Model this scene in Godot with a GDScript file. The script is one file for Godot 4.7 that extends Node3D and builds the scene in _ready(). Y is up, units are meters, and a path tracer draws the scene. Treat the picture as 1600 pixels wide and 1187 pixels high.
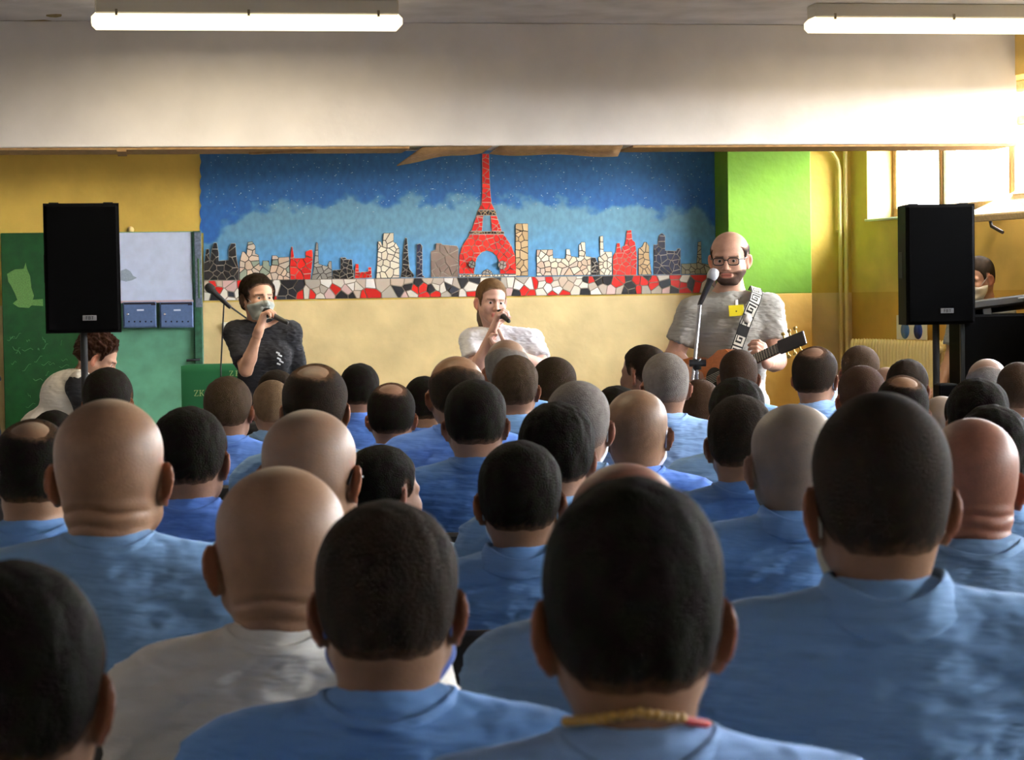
extends Node3D
# A hall with three singers before a mosaic mural and a seated audience seen from behind.
const F := 3400.0
const CX := 800.0
const CY := 593.5
const CAM := Vector3(0, 1.5, 0)
const YAW := 0.1634          # the hall is turned a little against the camera
const BACK := 13.92          # distance of the back wall straight ahead
const CEIL := 3.0
var cam_basis := Basis(Vector3.RIGHT, -0.0378) * Basis(Vector3.BACK, -0.0156)
var RB := Basis(Vector3.UP, YAW)
var RO := Vector3(0, 0, -BACK)
var SB: Basis                # frame of the side wall with the windows: x towards the camera, z into the hall
var SO: Vector3
var rng := RandomNumberGenerator.new()
var noise := FastNoiseLite.new()
var mats := {}

# ---------------------------------------------------------------- pixels to places
func ray(px: float, py: float) -> Vector3:
	return cam_basis * Vector3((px - CX) / F, (CY - py) / F, -1.0)
func at(px: float, py: float, depth: float) -> Vector3:
	var r := ray(px, py)
	return CAM + r * (depth / -r.z)
func W(u: float, y: float, w: float) -> Vector3:
	return RO + RB.x * u + Vector3.UP * y + RB.z * w
func uv(px: float, py: float, w := 0.0) -> Vector3:      # where a pixel meets the plane w metres before the back wall
	var r := ray(px, py)
	var n := RB.z
	var t := (n.dot(RO) + w - n.dot(CAM)) / n.dot(r)
	var p := CAM + r * t - RO
	return Vector3(p.dot(RB.x), p.y, w)
func S(a: float, y: float, n: float) -> Vector3:
	return SO + SB.x * a + Vector3.UP * y + SB.z * n
func suv(px: float, py: float, n := 0.0) -> Vector3:     # the same on the side wall
	var r := ray(px, py)
	var t := (SB.z.dot(SO) + n - SB.z.dot(CAM)) / SB.z.dot(r)
	var p := CAM + r * t - SO
	return Vector3(p.dot(SB.x), p.y, n)

# ---------------------------------------------------------------- materials
func srgb(r: int, g: int, b: int) -> Color:
	return Color(r / 255.0, g / 255.0, b / 255.0)
func noise_tex(freq: float, lo: float, hi: float, sd: int, normal := false, strength := 4.0, octaves := 4) -> NoiseTexture2D:
	var n := FastNoiseLite.new()
	n.seed = sd
	n.frequency = freq
	n.fractal_octaves = octaves
	var t := NoiseTexture2D.new()
	t.width = 256
	t.height = 256
	t.seamless = true
	t.noise = n
	if normal:
		t.as_normal_map = true
		t.bump_strength = strength
	else:
		var g := Gradient.new()
		g.set_color(0, Color(lo, lo, lo))
		g.set_color(1, Color(hi, hi, hi))
		t.color_ramp = g
	return t
func mat(key: String, color: Color, rough := 0.7, metal := 0.0, grain: Texture2D = null, bump: Texture2D = null, tile := 2.0, bump_scale := 0.5) -> StandardMaterial3D:
	if mats.has(key):
		return mats[key]
	var m := StandardMaterial3D.new()
	m.resource_name = key
	m.albedo_color = color
	m.roughness = rough
	m.metallic = metal
	if grain:
		m.albedo_texture = grain
	if bump:
		m.normal_enabled = true
		m.normal_texture = bump
		m.normal_scale = bump_scale
	if grain or bump:
		m.uv1_triplanar = true
		m.uv1_world_triplanar = true
		m.uv1_scale = Vector3.ONE * tile
	mats[key] = m
	return m
func vmat(key: String, rough: float, bump: Texture2D = null, tile := 20.0, bump_scale := 0.4) -> StandardMaterial3D:
	var m := mat(key, Color.WHITE, rough, 0.0, null, bump, tile, bump_scale)
	m.vertex_color_use_as_albedo = true
	m.uv1_world_triplanar = false
	return m

# ---------------------------------------------------------------- shapes
func new_st() -> SurfaceTool:
	var st := SurfaceTool.new()
	st.begin(Mesh.PRIMITIVE_TRIANGLES)
	return st
func tri(st: SurfaceTool, a: Vector3, b: Vector3, c: Vector3, ctr: Vector3) -> void:
	if (c - a).cross(b - a).dot((a + b + c) / 3.0 - ctr) < 0.0:
		var t := b
		b = c
		c = t
	st.add_vertex(a)
	st.add_vertex(b)
	st.add_vertex(c)
func quad(st: SurfaceTool, a: Vector3, b: Vector3, c: Vector3, d: Vector3, ctr: Vector3) -> void:
	tri(st, a, b, c, ctr)
	tri(st, a, c, d, ctr)
func box(st: SurfaceTool, c: Vector3, size: Vector3, b := Basis(), bev := 0.0) -> void:
	st.set_smooth_group(-1)
	var h := size / 2.0
	if bev <= 0.0:
		var k := []
		for i in 8:
			k.append(c + b * Vector3(h.x if i & 1 else -h.x, h.y if i & 2 else -h.y, h.z if i & 4 else -h.z))
		for f in [[0, 1, 3, 2], [4, 5, 7, 6], [0, 1, 5, 4], [2, 3, 7, 6], [0, 2, 6, 4], [1, 3, 7, 5]]:
			quad(st, k[f[0]], k[f[1]], k[f[2]], k[f[3]], c)
		return
	bev = minf(bev, minf(h.x, minf(h.y, h.z)) * 0.95)
	var p := {}
	for i in 8:
		var s := Vector3(1 if i & 1 else -1, 1 if i & 2 else -1, 1 if i & 4 else -1)
		for ax in 3:
			var q := (h - Vector3.ONE * bev) * s
			q[ax] = h[ax] * s[ax]
			p[i * 3 + ax] = c + b * q
	for ax in 3:
		var m1 := 1 << ((ax + 1) % 3)
		var m2 := 1 << ((ax + 2) % 3)
		for s in 2:
			var o := (1 << ax) * s
			quad(st, p[o * 3 + ax], p[(o | m1) * 3 + ax], p[(o | m1 | m2) * 3 + ax], p[(o | m2) * 3 + ax], c)
		var o1 := (ax + 1) % 3
		var o2 := (ax + 2) % 3
		for s in 4:
			var o := (m1 if s & 1 else 0) | (m2 if s & 2 else 0)
			var e := o | (1 << ax)
			quad(st, p[o * 3 + o1], p[e * 3 + o1], p[e * 3 + o2], p[o * 3 + o2], c)
	for i in 8:
		tri(st, p[i * 3], p[i * 3 + 1], p[i * 3 + 2], c)
func tube(st: SurfaceTool, pts: Array, r, sides := 8, caps := true) -> void:
	st.set_smooth_group(1)
	var rings := []
	var up := Vector3(0.13, 0.98, 0.21).normalized()
	for i in pts.size():
		var d: Vector3 = (pts[mini(i + 1, pts.size() - 1)] - pts[maxi(i - 1, 0)]).normalized()
		var x := up.cross(d)
		if x.length() < 0.05:
			x = Vector3.RIGHT.cross(d)
		x = x.normalized()
		var y := d.cross(x)
		var rr: float = r[i] if r is Array else r
		var ring := []
		for s in sides:
			var a := TAU * s / sides
			ring.append(pts[i] + (x * cos(a) + y * sin(a)) * rr)
		rings.append(ring)
	for i in pts.size() - 1:
		var mid: Vector3 = (pts[i] + pts[i + 1]) / 2.0
		for s in sides:
			var t := (s + 1) % sides
			quad(st, rings[i][s], rings[i][t], rings[i + 1][t], rings[i + 1][s], mid)
	if caps:
		st.set_smooth_group(-1)
		for e in 2:
			var n: int = 0 if e == 0 else pts.size() - 1
			var inner: Vector3 = pts[1] if e == 0 else pts[pts.size() - 2]
			for s in sides:
				tri(st, pts[n], rings[n][s], rings[n][(s + 1) % sides], inner)
func lathe(st: SurfaceTool, prof: Array, o: Vector3, b := Basis(), sides := 20) -> void:   # prof: Vector2(radius, height) from bottom to top
	st.set_smooth_group(1)
	for i in prof.size() - 1:
		var c0: Vector2 = prof[i]
		var c1: Vector2 = prof[i + 1]
		var out := Vector2(c1.y - c0.y, c0.x - c1.x)
		for s in sides:
			var a := TAU * s / sides
			var e := TAU * (s + 1) / sides
			var p := []
			for k in [[a, c0], [e, c0], [e, c1], [a, c1]]:
				p.append(o + b * Vector3(cos(k[0]) * k[1].x, k[1].y, sin(k[0]) * k[1].x))
			var m := (a + e) / 2.0
			var mid: Vector3 = (p[0] + p[1] + p[2] + p[3]) / 4.0
			var ctr := mid - b * Vector3(cos(m) * out.x, out.y, sin(m) * out.x)
			if c0.x < 1e-5:
				tri(st, p[0], p[2], p[3], ctr)
			elif c1.x < 1e-5:
				tri(st, p[0], p[1], p[2], ctr)
			else:
				quad(st, p[0], p[1], p[2], p[3], ctr)
func prism(st: SurfaceTool, poly: PackedVector2Array, z0: float, z1: float, o: Vector3, b := Basis(), back := true) -> void:   # polygon in x, y of the frame, extruded along its z
	st.set_smooth_group(-1)
	var ix := Geometry2D.triangulate_polygon(poly)
	for i in range(0, ix.size(), 3):
		var q := [poly[ix[i]], poly[ix[i + 1]], poly[ix[i + 2]]]
		for s in (2 if back else 1):
			var z := z1 if s == 0 else z0
			var p := []
			for k in 3:
				p.append(o + b * Vector3(q[k].x, q[k].y, z))
			tri(st, p[0], p[1], p[2], (p[0] + p[1] + p[2]) / 3.0 - b.z * (z1 - z0) * (1.0 if s == 0 else -1.0))
	var ccw := not Geometry2D.is_polygon_clockwise(poly)
	for i in poly.size():
		var a := poly[i]
		var c := poly[(i + 1) % poly.size()]
		var e := c - a
		var n2 := Vector2(e.y, -e.x) * (1.0 if ccw else -1.0)
		var pa := o + b * Vector3(a.x, a.y, z0)
		var pb := o + b * Vector3(c.x, c.y, z0)
		var pc := o + b * Vector3(c.x, c.y, z1)
		var pd := o + b * Vector3(a.x, a.y, z1)
		quad(st, pa, pb, pc, pd, (pa + pc) / 2.0 - b * Vector3(n2.x, n2.y, 0))
func obj(called: String, st, m: Material, parent: Node = self) -> MeshInstance3D:
	var o := MeshInstance3D.new()
	o.name = called
	if st is SurfaceTool:
		st.generate_normals()
		o.mesh = st.commit()
	else:
		o.mesh = st
	o.material_override = m
	parent.add_child(o, true)
	return o
func tag(o: Node, label: String, category: String, group := "") -> Node:
	o.set_meta("label", label)
	o.set_meta("category", category)
	if group:
		o.set_meta("group", group)
	return o
var taken := {}
func numbered(called: String) -> String:
	taken[called] = taken.get(called, -1) + 1
	return called if taken[called] == 0 else "%s_%03d" % [called, taken[called]]
func thing(called: String, label: String, category: String, where := Vector3.ZERO, b := Basis(), group := "") -> Node3D:
	var o := Node3D.new()
	o.name = numbered(called)
	add_child(o)
	o.transform = Transform3D(b, where)
	tag(o, label, category, group)
	return o
func struct(called: String, st, m: Material, parent: Node = self) -> MeshInstance3D:
	var o := obj(numbered(called) if parent == self else called, st, m, parent)
	if parent == self:
		o.set_meta("kind", "structure")
	return o
func local(b: Basis, o: Vector3, p: Vector3) -> Vector3:
	return b.inverse() * (p - o)

# ---------------------------------------------------------------- bodies: smooth distance fields meshed as surface nets
class Prim:
	var t := 0            # 0 tapered capsule, 1 ellipsoid, 2 half-space kept on the inner side
	var op := 0           # 0 join, 1 carve, 2 cut
	var a: Vector3
	var b: Vector3
	var ba: Vector3
	var bb := 1.0
	var ra := 0.0
	var rb := 0.0
	var k := 0.02
	var inv: Basis
	var r2: Vector3
	var flat := false     # a capsule cut off square at its end: the hem of a sleeve
	func d(p: Vector3) -> float:
		if t == 0:
			var pa := p - a
			var h := clampf(pa.dot(ba) / bb, 0.0, 1.0)
			var e := (pa - ba * h).length() - (ra + (rb - ra) * h)
			return maxf(e, (p - b).dot(ba) / sqrt(bb)) if flat else e
		if t == 1:
			var q := inv * (p - a)
			var k0 := (q / b).length()
			var k1 := (q / r2).length()
			return -ra if k1 < 1e-6 else k0 * (k0 - 1.0) / k1
		return (p - a).dot(b)
func cap(L: Array, a: Vector3, b: Vector3, ra: float, rb: float, k := 0.02, op := 0, flat := false) -> void:
	var q := Prim.new()
	q.flat = flat
	q.a = a
	q.b = b
	q.ba = b - a
	q.bb = maxf(q.ba.length_squared(), 1e-8)
	q.ra = ra
	q.rb = rb
	q.k = k
	q.op = op
	L.append(q)
func ell(L: Array, c: Vector3, r: Vector3, k := 0.02, op := 0, turn := Basis()) -> void:
	var q := Prim.new()
	q.t = 1
	q.a = c
	q.b = r
	q.r2 = r * r
	q.ra = minf(r.x, minf(r.y, r.z))
	q.inv = turn.inverse()
	q.k = k
	q.op = op
	L.append(q)
func cut(L: Array, at_p: Vector3, n: Vector3) -> void:
	var q := Prim.new()
	q.t = 2
	q.a = at_p
	q.b = n.normalized()
	q.op = 2
	L.append(q)
func field(L: Array[Prim], p: Vector3) -> float:
	var d := 1e3
	for q in L:
		var e: float
		if q.t == 0 and not q.flat:
			var pa: Vector3 = p - q.a
			var t: float = clampf(pa.dot(q.ba) / q.bb, 0.0, 1.0)
			e = (pa - q.ba * t).length() - (q.ra + (q.rb - q.ra) * t)
		else:
			e = q.d(p)
		if q.op == 0:
			var h: float = q.k - absf(d - e)
			d = minf(d, e)
			if h > 0.0:
				d -= h * h / (4.0 * q.k)
		elif q.op == 1:
			var h := maxf(q.k - absf(d + e), 0.0)
			d = maxf(d, -e) + h * h / (4.0 * q.k)
		else:
			d = maxf(d, e)
	return d
func nets(L: Array, h: float, pad := 0.03, lo_y := -1e9) -> Dictionary:
	var LT: Array[Prim] = []
	LT.assign(L)
	var lo := Vector3.ONE * 1e9
	var hi := -lo
	for q in L:
		if q.op != 0:
			continue
		var r: float = maxf(q.ra, q.rb) if q.t == 0 else maxf(q.b.x, maxf(q.b.y, q.b.z))
		for e in ([q.a, q.b] if q.t == 0 else [q.a]):
			lo = lo.min(e - Vector3.ONE * (r + pad))
			hi = hi.max(e + Vector3.ONE * (r + pad))
	lo.y = maxf(lo.y, lo_y)
	var B := 4
	var n := ((hi - lo) / (h * B)).ceil()
	var bx := int(n.x)
	var by := int(n.y)
	var bz := int(n.z)
	var nx := bx * B
	var ny := by * B
	var nz := bz * B
	var val := PackedFloat32Array()
	val.resize(nx * ny * nz)
	val.fill(1.0)
	var half := B * h * 0.866
	var active := []
	for k in bz:
		for j in by:
			for i in bx:
				var base := Vector3i(i * B, j * B, k * B)
				var c := lo + (Vector3(base) + Vector3.ONE * (B * 0.5 - 0.5)) * h
				var ds := []
				var dm := 1e3
				for q in L:
					var e: float = q.d(c)
					ds.append(e)
					if q.op == 0:
						dm = minf(dm, e)
				if dm > half * 1.15 + 1.8 * h + 0.015:
					continue
				var fd := field(LT, c)
				if absf(fd) > half * 1.2 + 1.8 * h:
					if fd < 0.0:
						for z in B:
							for y in B:
								var s := base.x + nx * (base.y + y + ny * (base.z + z))
								for x in B:
									val[s + x] = -1.0
					continue
				var sub: Array[Prim] = []
				for q in L.size():
					var pr: Prim = L[q]
					if pr.op == 0 and ds[q] > dm + 2.0 * half + pr.k + 0.01:
						continue
					if pr.op == 1 and ds[q] > 2.0 * half + pr.k:
						continue
					sub.append(pr)
				active.append(base)
				for z in B:
					for y in B:
						var s := base.x + nx * (base.y + y + ny * (base.z + z))
						for x in B:
							val[s + x] = field(sub, lo + Vector3(base.x + x, base.y + y, base.z + z) * h)
	var cell := PackedInt32Array()
	cell.resize(nx * ny * nz)
	cell.fill(-1)
	var V := PackedVector3Array()
	var off := [0, 1, nx, nx + 1, nx * ny, nx * ny + 1, nx * ny + nx, nx * ny + nx + 1]
	var edges := [[0, 1], [2, 3], [4, 5], [6, 7], [0, 2], [1, 3], [4, 6], [5, 7], [0, 4], [1, 5], [2, 6], [3, 7]]
	for base in active:
		for z in range(base.z, mini(base.z + B, nz - 1)):
			for y in range(base.y, mini(base.y + B, ny - 1)):
				var s := nx * (y + ny * z)
				for x in range(base.x, mini(base.x + B, nx - 1)):
					var at0 := s + x
					var m := 0
					for c in 8:
						if val[at0 + off[c]] < 0.0:
							m += 1
					if m == 0 or m == 8:
						continue
					var sum := Vector3.ZERO
					var cnt := 0
					for e in edges:
						var va := val[at0 + off[e[0]]]
						var vb := val[at0 + off[e[1]]]
						if (va < 0.0) == (vb < 0.0):
							continue
						var t := va / (va - vb)
						var pa := Vector3(e[0] & 1, (e[0] >> 1) & 1, e[0] >> 2)
						var pb := Vector3(e[1] & 1, (e[1] >> 1) & 1, e[1] >> 2)
						sum += pa + (pb - pa) * t
						cnt += 1
					cell[at0] = V.size()
					V.append(lo + (Vector3(x, y, z) + sum / cnt) * h)
	var I := PackedInt32Array()
	var st := [1, nx, nx * ny]
	for base in active:
		for z in range(maxi(base.z, 1), mini(base.z + B, nz - 1)):
			for y in range(maxi(base.y, 1), mini(base.y + B, ny - 1)):
				for x in range(maxi(base.x, 1), mini(base.x + B, nx - 1)):
					var at0 := x + nx * (y + ny * z)
					var v0 := val[at0]
					for ax in 3:
						var v1 := val[at0 + st[ax]]
						if (v0 < 0.0) == (v1 < 0.0):
							continue
						var s1: int = st[(ax + 1) % 3]
						var s2: int = st[(ax + 2) % 3]
						var a := cell[at0 - s1 - s2]
						var b := cell[at0 - s2]
						var c := cell[at0]
						var d := cell[at0 - s1]
						if a < 0 or b < 0 or c < 0 or d < 0:
							continue
						if v0 < 0.0:
							I.append_array(PackedInt32Array([a, c, b, a, d, c]))
						else:
							I.append_array(PackedInt32Array([a, b, c, a, c, d]))
	return {"v": V, "i": I}
func normals_of(V: PackedVector3Array, I: PackedInt32Array) -> PackedVector3Array:
	var N := PackedVector3Array()
	N.resize(V.size())
	for t in range(0, I.size(), 3):
		var a := I[t]
		var b := I[t + 1]
		var c := I[t + 2]
		var n := (V[c] - V[a]).cross(V[b] - V[a])
		N[a] += n
		N[b] += n
		N[c] += n
	for i in N.size():
		N[i] = N[i].normalized()
	return N
func skin_mesh(V: PackedVector3Array, I: PackedInt32Array, C: PackedColorArray) -> ArrayMesh:
	var arr := []
	arr.resize(Mesh.ARRAY_MAX)
	arr[Mesh.ARRAY_VERTEX] = V
	arr[Mesh.ARRAY_NORMAL] = normals_of(V, I)
	arr[Mesh.ARRAY_COLOR] = C
	arr[Mesh.ARRAY_INDEX] = I
	var m := ArrayMesh.new()
	m.add_surface_from_arrays(Mesh.PRIMITIVE_TRIANGLES, arr)
	return m
func joined(A: Dictionary, B: Dictionary) -> Dictionary:
	var V: PackedVector3Array = A.v.duplicate()
	var I: PackedInt32Array = A.i.duplicate()
	var n := V.size()
	V.append_array(B.v)
	for k in B.i:
		I.append(k + n)
	return {"v": V, "i": I}
func even_color(n: int, c: Color) -> PackedColorArray:
	var C := PackedColorArray()
	C.resize(n)
	C.fill(c)
	return C

# ---------------------------------------------------------------- heads (own axes: pivot between the ears, face towards -z)
func head_prims() -> Array:
	var L := []
	ell(L, Vector3(0, .040, .012), Vector3(.0750, .088, .096), .02)
	ell(L, Vector3(0, .058, .022), Vector3(.0755, .067, .086), .03)
	ell(L, Vector3(0, .000, .036), Vector3(.068, .070, .066), .03)
	ell(L, Vector3(0, -.030, -.036), Vector3(.060, .074, .056), .03)
	for s in [-1.0, 1.0]:
		cap(L, Vector3(s * .050, -.035, -.005), Vector3(s * .018, -.084, -.070), .020, .020, .025)
		ell(L, Vector3(s * .038, -.020, -.062), Vector3(.025, .026, .024), .02)
		cap(L, Vector3(s * .008, .026, -.084), Vector3(s * .046, .025, -.066), .012, .011, .014)
	cap(L, Vector3(-.010, -.088, -.078), Vector3(.010, -.088, -.078), .018, .018, .02)
	cap(L, Vector3(0, .014, -.088), Vector3(0, -.024, -.107), .008, .0115, .008)
	for s in [-1.0, 1.0]:
		ell(L, Vector3(s * .0115, -.029, -.097), Vector3(.008, .0075, .010), .006)
	cap(L, Vector3(-.019, -.0515, -.0885), Vector3(.019, -.0515, -.0885), .0065, .0065, .007)
	cap(L, Vector3(-.016, -.0625, -.0880), Vector3(.016, -.0625, -.0880), .0070, .0070, .006)
	for s in [-1.0, 1.0]:
		ell(L, Vector3(s * .031, .010, -.096), Vector3(.019, .010, .014), .014, 1)
		ell(L, Vector3(s * .031, .0065, -.090), Vector3(.0145, .0052, .014), .003, 1)
	# neck, down to the shoulders
	cap(L, Vector3(0, -.020, .022), Vector3(0, -.140, .044), .050, .055, .035)
	for s in [-1.0, 1.0]:
		cap(L, Vector3(s * .02, -.130, .042), Vector3(s * .055, -.172, .040), .040, .034, .03)
		# ear: a tilted cup with a rim and a lobe
		var e := Basis(Vector3.UP, s * .72) * Basis(Vector3.BACK, -s * .12)
		var c := Vector3(s * .0860, .000, .012)
		ell(L, c, Vector3(.0065, .033, .021), .007, 0, e)
		ell(L, c + e * Vector3(s * .001, -.027, -.006), Vector3(.0065, .012, .010), .006)
		ell(L, c + e * Vector3(s * .0075, .004, -.002), Vector3(.006, .020, .010), .004, 1, e)
	return L
const PIVOT := Vector3(0, 1.147, -.02)
const HAIRLINE := [[0, -.045], [35, -.043], [55, -.034], [68, -.022], [78, -.008], [86, .034], [98, .036], [103, .002], [112, .002], [116, .028], [128, .056], [150, .074], [180, .082]]
func hair_edge(q: Vector3) -> float:
	var az := rad_to_deg(atan2(absf(q.x), q.z - .005))
	for i in HAIRLINE.size() - 1:
		if az <= HAIRLINE[i + 1][0]:
			return remap(az, HAIRLINE[i][0], HAIRLINE[i + 1][0], HAIRLINE[i][1], HAIRLINE[i + 1][1])
	return .085
# how far a point of the head lies inside the hair (metres, below 0 is bare)
func hair_depth(q: Vector3, style: String) -> float:
	if style == "beard":
		var line := -.028 + clampf((-.03 - q.z) * .1, -.02, .02)
		var f := minf(line - q.y, .02 - q.z)
		if q.z < -.05:
			f = minf(f, -.036 - q.y + .25 * maxf(0.0, absf(q.x) - .030))
			f = minf(f, (Vector2(q.x / 2.6, q.y + .0575).length() - .0070) * 1.2)
		return minf(f, q.y + .115) if q.z < -.03 else minf(f, q.y + .085)
	if style == "mask":
		var f := minf(-.004 - q.y - .35 * maxf(0.0, absf(q.x) - .02), -.005 - q.z)
		return minf(f, q.y + .108)
	var low := hair_edge(q)
	if style in ["bob", "tied"]:
		low -= .022 if absf(q.x) > .05 and q.z > -.04 else .005
	var f := q.y - low + .006 * noise.get_noise_3dv(q * 420.0)
	if style in ["bob", "tied"]:
		if q.y < .03 and absf(q.x) > .082:
			f = -.01 if style == "tied" else .01
	elif absf(q.x) > .0815 and q.y < .036 and q.z < .045:
		f = minf(f, -.006)
	if style == "spot":
		f = minf(f, (q - Vector3(.004, .118, .052)).length() - .036 + .012 * noise.get_noise_3dv(q * 200.0))
	elif style == "horseshoe":
		f = minf(f, (q - Vector3(0, .125, -.005)).length() - .092 + .010 * noise.get_noise_3dv(q * 160.0))
	elif style == "receding":
		f = minf(f, (q - Vector3(0, .115, -.085)).length() - .075)
	return f
const THICK := {"buzz": .0035, "short": .007, "full": .014, "spot": .008, "horseshoe": .006, "receding": .005, "beard": .0045, "bob": .016, "tied": .006, "mask": .006, "curly": .030}
var heads := {}
func head(h: float) -> Dictionary:
	if not heads.has(h):
		var T := nets(head_prims(), h, .02, -.185)
		T.n = normals_of(T.v, T.i)
		heads[h] = T
	return heads[h]
var shells := {}
func shell(h: float, style: String) -> Dictionary:    # hair, beard or mask laid over the head
	var key := "%s%f" % [style, h]
	if shells.has(key):
		return shells[key]
	var T := head(h)
	var f := PackedFloat32Array()
	var base: String = style if style != "curly" else "full"
	for q in T.v:
		f.append(hair_depth(q, base))
	var ids := PackedInt32Array()
	ids.resize(T.v.size())
	ids.fill(-1)
	var V := PackedVector3Array()
	var D := PackedFloat32Array()
	var I := PackedInt32Array()
	var thick: float = THICK[style]
	for t in range(0, T.i.size(), 3):
		if maxf(f[T.i[t]], maxf(f[T.i[t + 1]], f[T.i[t + 2]])) < 0.0:
			continue
		for k in 3:
			var s: int = T.i[t + k]
			if ids[s] < 0:
				ids[s] = V.size()
				var q: Vector3 = T.v[s]
				var g := clampf(f[s] / (.010 + thick), 0.0, 1.0)
				var o := lerpf(-.003, thick, sqrt(g) if style == "mask" else g)
				if style == "curly":
					o += g * .020 * noise.get_noise_3dv(q * 700.0)
				elif style in ["full", "bob", "short"]:
					o += g * thick * .45 * noise.get_noise_3dv(q * Vector3(500, 180, 400))
				V.append(q + T.n[s] * o)
				D.append(f[s])
			I.append(ids[s])
	shells[key] = {"v": V, "i": I, "f": D}
	return shells[key]
func vary(c: Color, q: Vector3, freq: float, amount: float) -> Color:
	var k := 1.0 + amount * noise.get_noise_3dv(q * freq)
	return Color(c.r * k, c.g * k, c.b * k)
func head_colors(T: Dictionary, skin: Color, hair: Color, shaved: float, brows: bool) -> PackedColorArray:
	var C := PackedColorArray()
	for q in T.v:
		var c := vary(vary(skin, q, 130.0, .16), q, 520.0, .16)
		if absf(q.x) > .0805 and q.y < .04:
			c = c * Color(1.12, .80, .74)
		if shaved > 0.0:
			var f := hair_depth(q, "buzz")
			if f > 0.0:
				c = c.lerp(hair, clampf(f / .03, 0, 1) * shaved * (.8 + .5 * noise.get_noise_3dv(q * 900.0)))
		if q.z < -.05:
			if q.y < -.046 and q.y > -.068 and absf(q.x) < .024 and q.z < -.086:
				c = c * (Color(.40, .22, .22) if absf(q.y + .0572) < .0022 else Color(.80, .46, .46))
			elif brows and q.y > .021 and q.y < .031 and absf(q.x) > .011 and absf(q.x) < .052:
				c = c.lerp(hair, .75)
		C.append(c)
	return C

# ---------------------------------------------------------------- hands
func hand(L: Array, wrist: Vector3, fwd: Vector3, palm: Vector3, thumb_side: float, curl: Array, thumb_in := .5) -> void:
	fwd = fwd.normalized()
	palm = (palm - fwd * palm.dot(fwd)).normalized()
	var across := fwd.cross(palm) * thumb_side
	var offs := [.030, .010, -.010, -.028]
	var lens := [.070, .078, .072, .056]
	for i in 4:
		var b: Vector3 = wrist + fwd * (.088 - .004 * absf(i - 1.0)) + across * offs[i]
		cap(L, wrist + across * offs[i] * .6, b, .017, .0115, .014)
		var p := b
		var a := 0.0
		for s in 3:
			a += curl[i] * [.8, 1.1, .8][s]
			var e: Vector3 = p + (fwd * cos(a) + palm * sin(a)) * lens[i] * [.44, .31, .25][s]
			cap(L, p, e, .0100 - .0008 * s, .0092 - .0008 * s, .004)
			p = e
	var t0 := wrist + fwd * .022 + across * .026
	var t1 := t0 + (fwd * .55 + across * .6 + palm * thumb_in).normalized() * .042
	var t2 := t1 + (fwd * .75 + palm * thumb_in * 1.1).normalized() * .032
	var t3 := t2 + (fwd * .8 + palm * thumb_in * 1.2 - across * .3).normalized() * .026
	cap(L, t0, t1, .016, .0115, .012)
	cap(L, t1, t2, .0112, .0102, .005)
	cap(L, t2, t3, .0102, .0088, .004)

# ---------------------------------------------------------------- the seated man: one figure, fitted to each person
func seated_body() -> Array:
	var L := []
	ell(L, Vector3(0, .56, .01), Vector3(.165, .115, .125), .04)
	ell(L, Vector3(0, .70, -.015), Vector3(.150, .16, .112), .05)
	ell(L, Vector3(0, .87, .0), Vector3(.160, .16, .108), .05)
	cap(L, Vector3(-.135, .955, .01), Vector3(.135, .955, .01), .058, .058, .05)
	for s in [-1.0, 1.0]:
		cap(L, Vector3(0, 1.015, .022), Vector3(s * .13, .970, .012), .045, .045, .04)
		cap(L, Vector3(s * .170, .955, .008), Vector3(s * .194, .71, -.02), .054, .041, .03)
		cap(L, Vector3(s * .194, .71, -.02), Vector3(s * .125, .630, -.24), .040, .027, .02)
		cap(L, Vector3(s * .09, .535, -.01), Vector3(s * .120, .515, -.37), .088, .060, .04)
		cap(L, Vector3(s * .120, .505, -.38), Vector3(s * .120, .10, -.30), .056, .038, .03)
		cap(L, Vector3(s * .120, .055, -.27), Vector3(s * .13, .040, -.44), .040, .030, .03)
		hand(L, Vector3(s * .125, .628, -.245), Vector3(-s * .15, -.10, -1), Vector3(0, -1, -.1), -s, [.25, .25, .25, .3])
	return L
func seated_shirt() -> Array:
	var L := []
	ell(L, Vector3(0, .60, .005), Vector3(.178, .10, .140), .05)
	ell(L, Vector3(0, .70, -.012), Vector3(.170, .16, .130), .06)
	ell(L, Vector3(0, .87, .004), Vector3(.178, .16, .126), .06)
	cap(L, Vector3(-.140, .962, .012), Vector3(.140, .962, .012), .068, .068, .06)
	for s in [-1.0, 1.0]:
		cap(L, Vector3(0, 1.022, .026), Vector3(s * .145, .978, .014), .055, .056, .05)
		cap(L, Vector3(s * .172, .958, .008), Vector3(s * .198, .735, -.018), .066, .058, .03, 0, true)
	return L
func seated_trousers() -> Array:
	var L := []
	ell(L, Vector3(0, .56, .012), Vector3(.174, .108, .134), .05)
	for s in [-1.0, 1.0]:
		cap(L, Vector3(s * .09, .538, -.01), Vector3(s * .120, .517, -.37), .096, .070, .03)
		cap(L, Vector3(s * .120, .505, -.38), Vector3(s * .120, .13, -.305), .066, .058, .03, 0, true)
	return L
func seated_shoes() -> Array:
	var L := []
	for s in [-1.0, 1.0]:
		cap(L, Vector3(s * .120, .062, -.27), Vector3(s * .13, .050, -.44), .050, .040, .02)
		cap(L, Vector3(s * .120, .06, -.28), Vector3(s * .120, .12, -.30), .048, .046, .02)
	cut(L, Vector3(0, .004, 0), Vector3.DOWN)
	return L
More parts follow.
